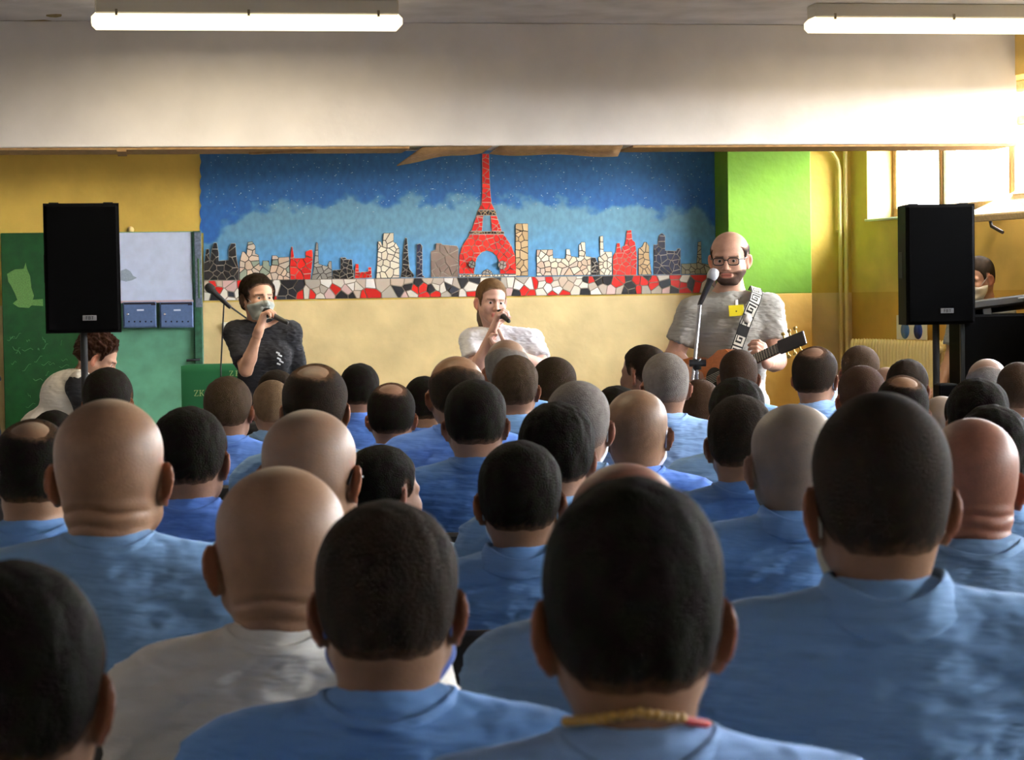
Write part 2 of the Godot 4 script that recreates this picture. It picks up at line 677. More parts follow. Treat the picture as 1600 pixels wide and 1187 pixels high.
func neck_ring(shirt: Array, c: Vector3, rx: float, rz: float, polo: bool) -> Dictionary:   # neckband or turned-down collar lying on the shirt round the neck
	var L: Array[Prim] = []
	L.assign(shirt)
	var V := PackedVector3Array()
	var I := PackedInt32Array()
	var n := 48
	var prof := [Vector2(-.004, -.030), Vector2(-.003, .004), Vector2(.001, .0065), Vector2(.006, .005), Vector2(.010, -.004)]
	if polo:
		prof = [Vector2(-.003, -.030), Vector2(-.004, .012), Vector2(-.001, .018), Vector2(.004, .0165), Vector2(.012, .000), Vector2(.024, -.020), Vector2(.020, -.026)]
	var gap := .22 if polo else 0.0
	var ys := []
	for s in n + 1:
		var a := lerpf(-PI + gap, PI - gap, float(s) / n)        # 0 at the nape
		var y := c.y + .12
		while y > c.y - .16 and field(L, Vector3(c.x + sin(a) * (rx + .006), y, c.z + cos(a) * (rz + .006))) > 0.0:
			y -= .002
		ys.append(y)
	for s in n + 1:
		var a := lerpf(-PI + gap, PI - gap, float(s) / n)
		var y := 0.0
		for k in range(-3, 4):
			y += ys[clampi(s + k, 0, n)] / 7.0
		for p in prof:
			V.append(Vector3(c.x + sin(a) * (rx + p.x), y + p.y, c.z + cos(a) * (rz + p.x)))
	for s in n:
		for k in prof.size() - 1:
			var b: int = s * prof.size() + k
			var e: int = b + prof.size()
			I.append_array(PackedInt32Array([b, b + 1, e, b + 1, e + 1, e]))
	return {"v": V, "i": I}
var kit := {}
func person_kit() -> void:
	kit.body = nets(seated_body(), .020)
	kit.shirt = nets(seated_shirt(), .014)
	kit.shirt_far = nets(seated_shirt(), .022)
	kit.trousers = nets(seated_trousers(), .028)
	kit.shoes = nets(seated_shoes(), .016)
	kit.band = neck_ring(seated_shirt(), Vector3(0, 1.052, .024), .064, .064, false)
	kit.collar = neck_ring(seated_shirt(), Vector3(0, 1.052, .024), .066, .066, true)
# moves a point of the template into one person's build; Q holds stretch, width, girth, head size, turn, neck, folds
func fit(p: Vector3, Q: Dictionary, is_head: bool) -> Vector3:
	var k: float = Q.k
	if is_head:
		var q := p
		var w := smoothstep(-.150, -.055, q.y)
		var low := 1.0 - smoothstep(-.06, -.02, q.y)
		var nk: float = lerpf(1.0, Q.neck, low)
		q = Vector3(q.x * nk, q.y, (q.z - .03) * lerpf(1.0, nk, .7) + .03)
		if Q.folds > 0.0 and q.z > .02 and q.y < -.015 and q.y > -.105:
			var e: float = smoothstep(.02, .055, q.z) * smoothstep(-.105, -.085, q.y) * (1.0 - smoothstep(-.03, -.015, q.y))
			var t: float = q.y + .10 * q.x * q.x / .06 + .004 * sin(q.x * 60.0)
			for fy in [-.036, -.062, -.083]:
				var g: float = (t - fy) / .0050
				q.z -= Q.folds * e * exp(-g * g) * (1.0 if fy > -.05 else .8)
			q.z += Q.folds * .5 * e
		q = q * Vector3.ONE.lerp(Q.size, w)
		q = Basis(Vector3.UP, Q.yaw * w) * Basis(Vector3.RIGHT, Q.pitch * w) * Basis(Vector3.BACK, Q.roll * w) * q
		return q + Vector3(0, PIVOT.y + .51 * (k - 1.0), PIVOT.z)
	var r := p
	if r.y > .53:
		r.y = .53 + (r.y - .53) * k if r.y < 1.04 else r.y + .51 * (k - 1.0)
		var u := smoothstep(.50, .62, p.y)
		var nearneck := 1.0 - smoothstep(.07, .14, absf(p.x))
		r.x *= lerpf(1.0, lerpf(Q.width, lerpf(1.0, Q.width, .3), nearneck * smoothstep(.98, 1.03, p.y)), u)
		r.z *= lerpf(1.0, Q.girth, u * (1.0 - smoothstep(.95, 1.04, p.y)))
	return r
func fitted(T: Dictionary, Q: Dictionary, is_head: bool) -> PackedVector3Array:
	var V := PackedVector3Array()
	V.resize(T.v.size())
	for i in V.size():
		V[i] = fit(T.v[i], Q, is_head)
	return V
func ring_points(R: Dictionary, Q: Dictionary) -> PackedVector3Array:
	var V := PackedVector3Array()
	for p in R.v:
		var q: Vector3 = Vector3(p.x * Q.neck, p.y - (Q.neck - 1.0) * .03, (p.z - .024) * Q.neck + .024)
		V.append(fit(q, {"k": Q.k, "width": 1.0, "girth": 1.0}, false))
	return V
func shirt_points(T: Dictionary, Q: Dictionary, fold: float, sd: float) -> PackedVector3Array:
	var N := normals_of(T.v, T.i)
	var V := PackedVector3Array()
	V.resize(T.v.size())
	for i in V.size():
		var p: Vector3 = T.v[i]
		var f := noise.get_noise_3dv(Vector3(p.x * 90.0 + sd, p.y * 520.0 + absf(p.x) * 260.0, p.z * 60.0 + sd * 3.0))
		var g := noise.get_noise_3dv(Vector3(p.x * 260.0 - sd, p.y * 200.0 - absf(p.x) * 300.0, p.z * 150.0))
		var calm := 1.0 - smoothstep(.99, 1.05, p.y) * .8
		V[i] = fit(p + N[i] * fold * calm * (absf(f) * -1.6 + .3 + g * .25), Q, false)
	return V
var cloth_m: Material
var skin_m: Material
var hair_m: Material
var mask_m: Material
var chair_kit: Node3D
func chair(where: Vector3, turn: float, label: String) -> void:
	var c: Node3D
	if chair_kit == null:
		c = thing("chair", label, "chair", where, Basis(Vector3.UP, turn), "audience chairs")
		chair_kit = c
		var seat := new_st()
		box(seat, Vector3(0, .425, -.06), Vector3(.40, .035, .40), Basis(), .012)
		obj("seat", seat, mat("chair_plastic", srgb(38, 36, 36), .55), c)
		var br := new_st()
		box(br, Vector3(0, .76, .215), Vector3(.40, .20, .022), Basis(Vector3.RIGHT, .12), .009)
		obj("backrest", br, mat("chair_plastic", srgb(38, 36, 36), .55), c)
		for s in [-1.0, 1.0]:
			var b := new_st()
			tube(b, [Vector3(s * .20, .0, .20), Vector3(s * .20, .42, .175), Vector3(s * .20, .62, .205), Vector3(s * .20, .84, .232)], .011, 6)
			obj("leg", b, mat("chair_steel", srgb(60, 60, 62), .4, .7), c)
			var f := new_st()
			tube(f, [Vector3(s * .19, 0, -.25), Vector3(s * .19, .41, -.23), Vector3(s * .19, .41, .17)], .011, 6)
			obj("leg", f, mat("chair_steel", srgb(60, 60, 62), .4, .7), c)
	else:
		c = chair_kit.duplicate()
		c.name = numbered("chair")
		add_child(c)
		c.transform = Transform3D(Basis(Vector3.UP, turn), where)
		c.set_meta("label", label)
const SKIN := {"fair": Color(.25, .135, .085), "tan": Color(.225, .118, .062), "ruddy": Color(.25, .098, .058), "pale": Color(.23, .165, .115), "olive": Color(.19, .100, .054)}
const HAIR := {"black": Color(.010, .008, .007), "dark": Color(.020, .014, .010), "brown": Color(.040, .026, .016), "light": Color(.12, .080, .045), "grey": Color(.14, .13, .12)}
const SHIRT := {"sky": Color(.145, .305, .61), "steel": Color(.180, .330, .56), "bright": Color(.10, .23, .68), "deep": Color(.07, .16, .44), "grey": Color(.20, .335, .53), "pale": Color(.26, .43, .76), "white": Color(.78, .75, .68), "dark": Color(.03, .03, .035), "teal": Color(.060, .155, .38)}
func sit(a: Array) -> void:
	# a: px, py of the crown, width of the head in pixels, pixels per metre there, hair, hair colour, skin, shirt, collar, yaw, label, extras
	var X: Dictionary = a[11] if a.size() > 11 else {}
	var fd: float = a[3]
	var depth := F / fd
	var style: String = a[4]
	var thick: float = THICK.get(style, 0.0)
	var top := at(a[0], a[1], depth)
	var seed_f := float(int(a[0] * 7 + a[1] * 3) % 997)
	var wide: float = clampf((a[2] / fd - 2.0 * thick) / .150, .92, 1.13)
	var size := Vector3(wide, lerpf(wide, 1.0, .4) * X.get("tall", 1.0), lerpf(wide, 1.0, .5))
	var pivot_y: float = top.y - .134 * size.y - thick * .9
	var Q := {"k": 1.0 + (pivot_y - PIVOT.y) / .51, "width": X.get("width", 1.08 if fd > 900.0 else (1.0 if fd > 450.0 else .94)), "girth": X.get("girth", 1.05), "size": size, "yaw": a[9], "pitch": X.get("pitch", 0.0), "roll": X.get("roll", 0.0), "neck": X.get("neck", 1.05), "folds": X.get("folds", 0.0)}
	var h := .0046 if fd > 780.0 else (.0060 if fd > 560.0 else .0085)
	var turn: float = X.get("turn", 0.0)
	var base := Vector3(top.x, 0, top.z) - Basis(Vector3.UP, turn) * Vector3(0, 0, PIVOT.z)
	var o := thing("person", a[10], "person", base, Basis(Vector3.UP, turn), "seated audience")
	var skin: Color = SKIN[a[6]]
	var hc: Color = HAIR[a[5]]
	var T := head(h)
	var all := joined({"v": fitted(T, Q, true), "i": T.i}, {"v": fitted(kit.body, Q, false), "i": kit.body.i})
	var C := head_colors(T, skin, hc, X.get("shaved", .30) if style == "bald" else (.35 if style in ["horseshoe", "spot", "receding", "buzz"] else .15), true)
	C.append_array(even_color(kit.body.v.size(), skin))
	obj("body", skin_mesh(all.v, all.i, C), skin_m, o)
	if style != "bald":
		var Hs := shell(h, style)
		var HC := PackedColorArray()
		for i in Hs.v.size():
			var c := vary(hc, Hs.v[i], 800.0, .35)
			var fade: float = 1.0 - smoothstep(.0, .040 if style == "buzz" else .026, Hs.f[i] + .012 * noise.get_noise_3dv(Hs.v[i] * 1500.0))
			HC.append(c.lerp(skin * .8, fade * .55 + (.10 if style == "buzz" else 0.0)))
		obj("hair", skin_mesh(fitted(Hs, Q, true), Hs.i, HC), hair_m, o)
	var sc: Color = SHIRT[a[7]]
	var ST: Dictionary = kit.shirt if fd > 560.0 else kit.shirt_far
	var SV := shirt_points(ST, Q, .013 if fd > 560.0 else .009, seed_f)
	var SC := PackedColorArray()
	for p in ST.v:
		SC.append(vary(sc, p + Vector3.ONE * seed_f, 60.0, .07))
	var shirt := obj("shirt", skin_mesh(SV, ST.i, SC), cloth_m, o)
	var R: Dictionary = kit.collar if a[8] == 1 else kit.band
	obj("collar" if a[8] == 1 else "neckband", skin_mesh(ring_points(R, Q), R.i, even_color(R.v.size(), sc * (.92 if a[8] == 1 else .95))), cloth_m, shirt)
	obj("trousers", skin_mesh(fitted(kit.trousers, Q, false), kit.trousers.i, even_color(kit.trousers.v.size(), Color(.03, .04, .07))), cloth_m, o)
	obj("shoes", skin_mesh(kit.shoes.v, kit.shoes.i, even_color(kit.shoes.v.size(), Color(.02, .02, .02))), cloth_m, o)
	if X.has("mask"):
		var Ms := shell(h, "mask")
		var mc: Color = X.mask
		var mk := obj("face_mask", skin_mesh(fitted(Ms, Q, true), Ms.i, even_color(Ms.v.size(), mc)), mask_m, o)
		for s in [-1.0, 1.0]:
			var lp := new_st()
			var pts := []
			for q in [Vector3(s * .062, -.022, -.05), Vector3(s * .076, .012, -.015), Vector3(s * .081, .030, .012), Vector3(s * .080, .018, .030), Vector3(s * .078, -.020, .024), Vector3(s * .070, -.045, -.012), Vector3(s * .060, -.052, -.045)]:
				pts.append(fit(q, Q, true))
			tube(lp, pts, .0018, 5)
			obj("ear_loop", lp, mat("loop_" + mc.to_html(), mc.linear_to_srgb(), .8), mk)
	if X.has("glasses"):
		var g := new_st()
		for s in [-1.0, 1.0]:
			tube(g, [fit(Vector3(s * .068, .012, -.085), Q, true), fit(Vector3(s * .079, .012, -.03), Q, true), fit(Vector3(s * .081, .022, .018), Q, true), fit(Vector3(s * .079, -.004, .034), Q, true)], .0026, 6)
		tube(g, [fit(Vector3(-.068, .012, -.085), Q, true), fit(Vector3(-.03, .018, -.106), Q, true), fit(Vector3(.03, .018, -.106), Q, true), fit(Vector3(.068, .012, -.085), Q, true)], .0022, 6)
		obj("glasses", g, mat("glasses_black", srgb(18, 18, 20), .35), o)
	if X.has("beads"):
		var bead := SphereMesh.new()
		bead.radius = .0048
		bead.height = .0096
		bead.radial_segments = 10
		bead.rings = 6
		var neck := Node3D.new()
		neck.name = "bead_necklace"
		o.add_child(neck)
		for i in 17:
			var an := lerpf(-1.35, .62, i / 16.0)
			var p := Vector3(sin(an) * .0605 * Q.neck, -.054 - .012 * absf(an), .036 + cos(an) * .0590 * Q.neck)
			obj("bead", bead, mat("bead_gold", srgb(176, 138, 66), .4), neck).position = p + Vector3(0, PIVOT.y + .51 * (Q.k - 1.0), PIVOT.z)
		var red := new_st()
		var rp := []
		for i in 7:
			var an := lerpf(.66, 1.5, i / 6.0)
			rp.append(Vector3(sin(an) * .0605 * Q.neck, -.054 - .015 * absf(an), .036 + cos(an) * .0590 * Q.neck) + Vector3(0, PIVOT.y + .51 * (Q.k - 1.0), PIVOT.z))
		tube(red, rp, .004, 6)
		obj("red_cord", red, mat("cord_red", srgb(150, 22, 20), .7), neck)
	if X.get("chair", true):
		chair(Vector3(base.x, 0, base.z), turn, "black plastic chair with steel legs under a seated listener")

# ---------------------------------------------------------------- standing people, each posed by its joints (own axes: face towards -z, own right hand at +x)
func seg_leg(L: Array, hip: Vector3, knee: Vector3, ankle: Vector3, grow: float) -> void:
	cap(L, hip, knee, .080 + grow, .054 + grow, .03)
	cap(L, knee, ankle, .054 + grow, .036 + grow, .03)
func performer(o: Node3D, J: Dictionary) -> Dictionary:
	var mid: Vector3 = (J.sh_r + J.sh_l) / 2.0
	var hip: Vector3 = J.hip
	var across: Vector3 = (J.sh_r - J.sh_l).normalized()
	var up: Vector3 = (mid - hip).normalized()
	up = (up - across * up.dot(across)).normalized()
	var tb := Basis(across, up, across.cross(up))
	var g: float = J.get("girth", 1.0)
	var ws: float = J.get("wide", 1.0)
	var neck: Vector3 = J.pivot + J.get("neck_off", Vector3(0, -.135, .04))
	var meshes := {}
	for layer in 2:                                  # 0 the body, 1 the shirt over it
		var L := []
		var e := .013 * layer
		ell(L, hip + up * .02, Vector3(.150 * ws + e, .115, .105 * g + e), .05, 0, tb)
		ell(L, hip.lerp(mid, .42), Vector3(.132 * ws + e * 1.4, .165, .100 * g + e * 1.4), .06, 0, tb)
		ell(L, mid - up * .095, Vector3(.150 * ws + e, .150, .100 * g + e), .05, 0, tb)
		if J.get("bust", 0.0) > 0.0:
			for s in [-1.0, 1.0]:
				ell(L, mid - up * .13 + across * s * .065 - tb.z * (.075 * g), Vector3(.060 + e, .060 + e, .045 + e), .05, 0, tb)
		cap(L, J.sh_r - across * .03, J.sh_l + across * .03, .050 + e, .050 + e, .05)
		for s in ["r", "l"]:
			var sh: Vector3 = J["sh_" + s]
			var el: Vector3 = J["el_" + s]
			var wr: Vector3 = J["wr_" + s]
			cap(L, neck + Vector3(0, -.036, -.002), sh + up * .006, .038 + e, .040 + e, .04)
			var arm: float = J.get("arm", 1.0)
			if layer == 0:
				cap(L, sh, el, .050 * arm, .039 * arm, .03)
				cap(L, el, el.lerp(wr, .3), .039 * arm, .040 * arm, .02)
				cap(L, el.lerp(wr, .3), wr, .040 * arm, .026 * arm, .02)
			else:
				cap(L, sh, sh.lerp(el, J.get("sleeve", .7)), .054 * arm + .004, .055 * arm + .006, .03, 0, true)
		if layer == 0:
			for s in [1.0, -1.0]:
				var kn: Vector3 = J.knee if s > 0 else J.knee * Vector3(-1, 1, 1)
				var an: Vector3 = J.ankle if s > 0 else J.ankle * Vector3(-1, 1, 1)
				seg_leg(L, hip + Vector3(s * .085, -.02, 0), kn, an, 0.0)
				cap(L, an + Vector3(0, -.03, .01), an + Vector3(s * .02, -.045, -.16), .038, .028, .03)
		if layer == 1:
			meshes.ring = neck_ring(L, neck + Vector3(0, .02, -.004), .058 * J.get("neck", 1.0) + .006, .058 * J.get("neck", 1.0) + .008, false)
		meshes[layer] = nets(L, .016 if layer == 0 else .0115)
	var Q := {"size": J.get("size", Vector3.ONE), "yaw": J.get("yaw", 0.0), "pitch": J.get("pitch", 0.0), "roll": J.get("roll", 0.0)}
	var put := func(q: Vector3) -> Vector3:
		var w := smoothstep(-.150, -.055, q.y)
		var lean: Vector3 = (neck - J.pivot - Vector3(0, -.135, .04)) * (1.0 - w)
		q = q * Vector3.ONE.lerp(Q.size, w) * Vector3(lerpf(J.get("neck", 1.0), 1.0, w), 1, lerpf(J.get("neck", 1.0), 1.0, w))
		return Basis(Vector3.UP, Q.yaw * w) * Basis(Vector3.RIGHT, Q.pitch * w) * Basis(Vector3.BACK, Q.roll * w) * q + J.pivot + lean
	var T := head(.0042)
	var HV := PackedVector3Array()
	for q in T.v:
		HV.append(put.call(q))
	var skin: Color = J.skin
	var C := head_colors(T, skin, J.hair_color, J.get("shaved", 0.0), true)
	var whole := joined({"v": HV, "i": T.i}, meshes[0])
	var HL := []
	for s in ["r", "l"]:
		if J.has("hand_" + s):
			var hd: Array = J["hand_" + s]
			var L := []
			var wr: Vector3 = J["wr_" + s]
			cap(L, wr.lerp(J["el_" + s], .12), wr, .027, .024, .02)
			hand(L, wr, hd[0], hd[1], hd[2], hd[3], hd[4] if hd.size() > 4 else .5)
			whole = joined(whole, nets(L, .0045, .012))
	C.append_array(even_color(whole.v.size() - C.size(), skin))
	obj("body", skin_mesh(whole.v, whole.i, C), skin_m, o)
	var SV := PackedVector3Array()
	var SC := PackedColorArray()
	var N := normals_of(meshes[1].v, meshes[1].i)
	for i in meshes[1].v.size():
		var p: Vector3 = meshes[1].v[i]
		var f := noise.get_noise_3dv(Vector3(p.x * 200.0 + p.y * 120.0, p.y * 420.0 + absf(p.x) * 300.0, p.z * 120.0))
		SV.append(p + N[i] * (.004 - absf(f) * .011))
		SC.append(vary(J.shirt, p, 60.0, .06))
	var shirt := obj("shirt", skin_mesh(SV, meshes[1].i, SC), cloth_m, o)
	obj("neckband", skin_mesh(meshes.ring.v, meshes.ring.i, even_color(meshes.ring.v.size(), J.shirt * .9)), cloth_m, shirt)
	var TL := []
	ell(TL, hip + up * -.01, Vector3(.158 * ws, .100, .112 * g), .05, 0, tb)
	for s in [1.0, -1.0]:
		var kn: Vector3 = J.knee if s > 0 else J.knee * Vector3(-1, 1, 1)
		var an: Vector3 = J.ankle if s > 0 else J.ankle * Vector3(-1, 1, 1)
		seg_leg(TL, hip + Vector3(s * .085, -.02, 0), kn, an + Vector3(0, .03, 0), .014)
	var TM := nets(TL, .022)
	obj("trousers", skin_mesh(TM.v, TM.i, even_color(TM.v.size(), J.get("trousers", Color(.02, .025, .05)))), cloth_m, o)
	var FL := []
	for s in [1.0, -1.0]:
		var an: Vector3 = J.ankle if s > 0 else J.ankle * Vector3(-1, 1, 1)
		cap(FL, an + Vector3(0, -.03, .02), an + Vector3(s * .02, -.042, -.17), .050, .040, .03)
	cut(FL, Vector3(0, .004, 0), Vector3.DOWN)
	var FM := nets(FL, .016)
	obj("shoes", skin_mesh(FM.v, FM.i, even_color(FM.v.size(), Color(.02, .02, .02))), cloth_m, o)
	for st in J.get("styles", []):
		var Hs := shell(.0042, st)
		var V := PackedVector3Array()
		var HC := PackedColorArray()
		for i in Hs.v.size():
			V.append(put.call(Hs.v[i]))
			var c := vary(J.hair_color, Hs.v[i] * Vector3(1, .4, 1), 700.0, .4)
			HC.append(c.lerp(skin, (1.0 - smoothstep(.0, .014, Hs.f[i])) * .6 + (.07 if st == "beard" else 0.0)))
		obj("beard" if st == "beard" else "hair", skin_mesh(V, Hs.i, HC), hair_m, o)
	if J.has("mask"):
		var Ms := shell(.0042, "mask")
		var V := PackedVector3Array()
		for q in Ms.v:
			V.append(put.call(q))
		var mk := obj("face_mask", skin_mesh(V, Ms.i, even_color(V.size(), J.mask)), mask_m, o)
		for s in [-1.0, 1.0]:
			var lp := new_st()
			var pts := []
			for q in [Vector3(s * .060, -.022, -.056), Vector3(s * .074, .012, -.015), Vector3(s * .081, .030, .012), Vector3(s * .080, .010, .032), Vector3(s * .076, -.030, .020), Vector3(s * .060, -.052, -.045)]:
				pts.append(put.call(q))
			tube(lp, pts, .0016, 5)
			obj("ear_loop", lp, mat("loop_pale", srgb(190, 190, 190), .8), mk)
	for s in [-1.0, 1.0]:
		var ey := new_st()
		var c: Vector3 = put.call(Vector3(s * .031, .0068, -.0715))
		var eb := Basis(Vector3.UP, Q.yaw) * Basis(Vector3.RIGHT, Q.pitch - PI / 2)
		var prof := []
		for i in 9:
			prof.append(Vector2(sin(PI * i / 8.0) * .0115, -cos(PI * i / 8.0) * .0115))
		lathe(ey, prof, c, eb, 14)
		var eye := obj("eye", ey, mat("eye_white", srgb(205, 200, 195), .25), o)
		var ir := new_st()
		lathe(ir, [Vector2(.0066, .0086), Vector2(.0062, .0106), Vector2(.0, .0124)], c, eb, 14)
		obj("iris", ir, mat("eye_iris", srgb(40, 28, 20), .2), eye)
	return {"put": put, "neck": neck}
func microphone(where: Vector3, axis: Vector3, label: String) -> Node3D:      # axis: from the tail towards the grille
	var y := axis.normalized()
	var x := y.cross(Vector3(.3, .1, .9)).normalized()
	var o := thing("microphone", label, "microphone", where, Basis(x, y, x.cross(y)))
	var b := new_st()
	lathe(b, [Vector2(0, -.125), Vector2(.009, -.125), Vector2(.011, -.115), Vector2(.015, -.01), Vector2(.018, .0), Vector2(.018, .008), Vector2(0, .008)], Vector3.ZERO)
	obj("handle", b, mat("mic_black", srgb(24, 24, 26), .4), o)
	var g := new_st()
	lathe(g, [Vector2(.019, .006), Vector2(.0245, .018), Vector2(.0255, .028), Vector2(.0250, .036), Vector2(.0205, .050), Vector2(.011, .057), Vector2(0, .059)], Vector3.ZERO)
	return o if obj("grille", g, mat("mic_grille" + ("_dark" if label.begins_with("black") else ""), srgb(26, 26, 28) if label.begins_with("black") else srgb(176, 178, 182), .45, .5, null, noise_tex(.35, 0, 1, 91, true, 8.0), 60.0, 1.0), o) else o
func mic_stand(o: Node3D, joints: Array, foot: Vector3, m: Material, thin := .009) -> void:   # boom from joints[0] to joints[1], clutch, pole down to three feet
	var boom := new_st()
	tube(boom, [joints[0], joints[1]], thin, 8)
	obj("boom", boom, m, o)
	var pole := new_st()
	tube(pole, [joints[2], foot + Vector3(0, .10, 0)], .011, 8)
	obj("pole", pole, m, o)
	var cl := new_st()
	tube(cl, [joints[2] + Vector3(-.035, 0, .005), joints[2] + Vector3(.04, 0, .005)], .016, 10)
	lathe(cl, [Vector2(0, -.03), Vector2(.02, -.03), Vector2(.02, .02), Vector2(0, .02)], joints[2], Basis(), 12)
	obj("clutch", cl, mat("mic_black", srgb(24, 24, 26), .4), o)
	for i in 3:
		var a := TAU * i / 3.0 + .5
		var l := new_st()
		tube(l, [foot + Vector3(0, .12, 0), foot + Vector3(cos(a) * .28, .012, sin(a) * .28)], .009, 6)
		obj("leg", l, m, o)

# ---------------------------------------------------------------- mosaic
func shards(poly: PackedVector2Array, n: int, gap: float) -> Array:       # splits an outline into broken-tile pieces
	var lo := Vector2.ONE * 1e9
	var hi := -lo
	for p in poly:
		lo = lo.min(p)
		hi = hi.max(p)
	var pts := []
	var guard := 0
	while pts.size() < n and guard < n * 60:
		guard += 1
		var p := Vector2(rng.randf_range(lo.x, hi.x), rng.randf_range(lo.y, hi.y))
		if not Geometry2D.is_point_in_polygon(p, poly):
			continue
		var ok := true
		var need := .55 * sqrt((hi.x - lo.x) * (hi.y - lo.y) / n) * (1.0 - guard / (n * 60.0))
		for q in pts:
			if q.distance_to(p) < need:
				ok = false
				break
		if ok:
			pts.append(p)
	var out := []
	for i in pts.size():
		var c := PackedVector2Array([lo, Vector2(hi.x, lo.y), hi, Vector2(lo.x, hi.y)])
		for j in pts.size():
			if j == i:
				continue
			var m: Vector2 = (pts[i] + pts[j]) / 2.0
			var d: Vector2 = pts[j] - pts[i]
			var nx := PackedVector2Array()
			for k in c.size():
				var a := c[k]
				var b := c[(k + 1) % c.size()]
				var da := (a - m).dot(d)
				var db := (b - m).dot(d)
				if da <= 0.0:
					nx.append(a)
				if (da < 0.0) != (db < 0.0) and absf(da - db) > 1e-12:
					nx.append(a.lerp(b, da / (da - db)))
			c = nx
			if c.size() < 3:
				break
		if c.size() < 3:
			continue
		for piece in Geometry2D.intersect_polygons(c, poly):
			for small in Geometry2D.offset_polygon(piece, -gap):
				if small.size() >= 3 and not Geometry2D.is_polygon_clockwise(small) and Geometry2D.triangulate_polygon(small).size() > 0:
					out.append(small)
	return out
var tile_mats := {}
func tile_mat(c: Color) -> StandardMaterial3D:
	var key := c.to_html()
	if not tile_mats.has(key):
		var m := StandardMaterial3D.new()
		m.resource_name = "ceramic_" + key
		m.albedo_color = c
		m.roughness = .38
		tile_mats[key] = m
	return tile_mats[key]
func mosaic(called: String, mural: Node3D, px: Array, n: int, colors: Array, grout: Color, label := "", gap := .0026, o := Vector3.ZERO) -> Node3D:
	var poly := PackedVector2Array()
	for p in px:
		var q := uv(p[0], p[1])
		poly.append(Vector2(q.x, q.y))
	if Geometry2D.is_polygon_clockwise(poly):
		poly.reverse()
	var plate := new_st()
	prism(plate, poly, .004, .0065, Vector3.ZERO, Basis(), false)
	var g := obj(called, plate, mat("grout_" + grout.to_html(), grout, .95), mural)
	if label:
		g.set_meta("label", label)
	for s in shards(poly, n, gap):
		var st := new_st()
		prism(st, s, .0065, .0105 + rng.randf() * .0015, Vector3.ZERO, Basis(), false)
		obj("tile", st, tile_mat(colors[rng.randi() % colors.size()]), g)
	return g

# ---------------------------------------------------------------- the scene
func _ready() -> void:
	rng.seed = 7
	noise.seed = 3
	noise.frequency = .05
	noise.fractal_octaves = 3
	# camera
	var cam := Camera3D.new()
	cam.name = "camera"
	cam.transform = Transform3D(cam_basis, CAM)
	cam.fov = rad_to_deg(2.0 * atan(CY / F))
	cam.near = .05
	cam.far = 300.0
	var lens := CameraAttributesPhysical.new()
	lens.frustum_focal_length = 12.0 * F / CY
	lens.frustum_focus_distance = 10.6
	lens.exposure_aperture = 11.0
	lens.frustum_near = .05
	lens.frustum_far = 300.0
	cam.attributes = lens
	add_child(cam)
	# daylight and exposure
	var sky_m := ProceduralSkyMaterial.new()
	sky_m.sky_top_color = Color(.93, .96, 1.0)
	sky_m.sky_horizon_color = Color(1.0, .99, .97)
	sky_m.ground_horizon_color = Color(.55, .53, .50)
	sky_m.ground_bottom_color = Color(.38, .37, .34)
	sky_m.sky_energy_multiplier = 8.0
	sky_m.ground_energy_multiplier = 1.0
	var sky := Sky.new()
	sky.sky_material = sky_m
	var env := Environment.new()
	env.background_mode = Environment.BG_SKY
	env.sky = sky
	env.tonemap_mode = Environment.TONE_MAPPER_LINEAR
	env.tonemap_exposure = 1.0
	env.sdfgi_enabled = true
	env.ssao_enabled = true
	env.ssil_enabled = true
	var we := WorldEnvironment.new()
	we.name = "environment"
	we.environment = env
	add_child(we)

	var sdir := Vector3(.353, 0, 1).normalized()
	SB = Basis(sdir, Vector3.UP, sdir.cross(Vector3.UP))
	var corner := uv(1331, 470)
	SO = W(corner.x, 0, 0)
	skin_m = vmat("skin", .50, noise_tex(.10, 0, 1, 5, true, 3.0), 8.0, .30)
	skin_m.metallic_specular = .40
	hair_m = vmat("hair", .75, noise_tex(.13, 0, 1, 6, true, 9.0), 8.0, .5)
	cloth_m = vmat("cloth", .88, noise_tex(.022, 0, 1, 8, true, 14.0, 3), 1.0, .55)
	cloth_m.uv1_scale = Vector3(1.3, 6.5, 1.3)
	hair_m.metallic_specular = .15
	mask_m = vmat("mask_cloth", .8)
	build_room()
	build_lamps()
	build_wall_things()
	build_mural()
	build_stage()
	person_kit()
	build_performers()
	build_audience()

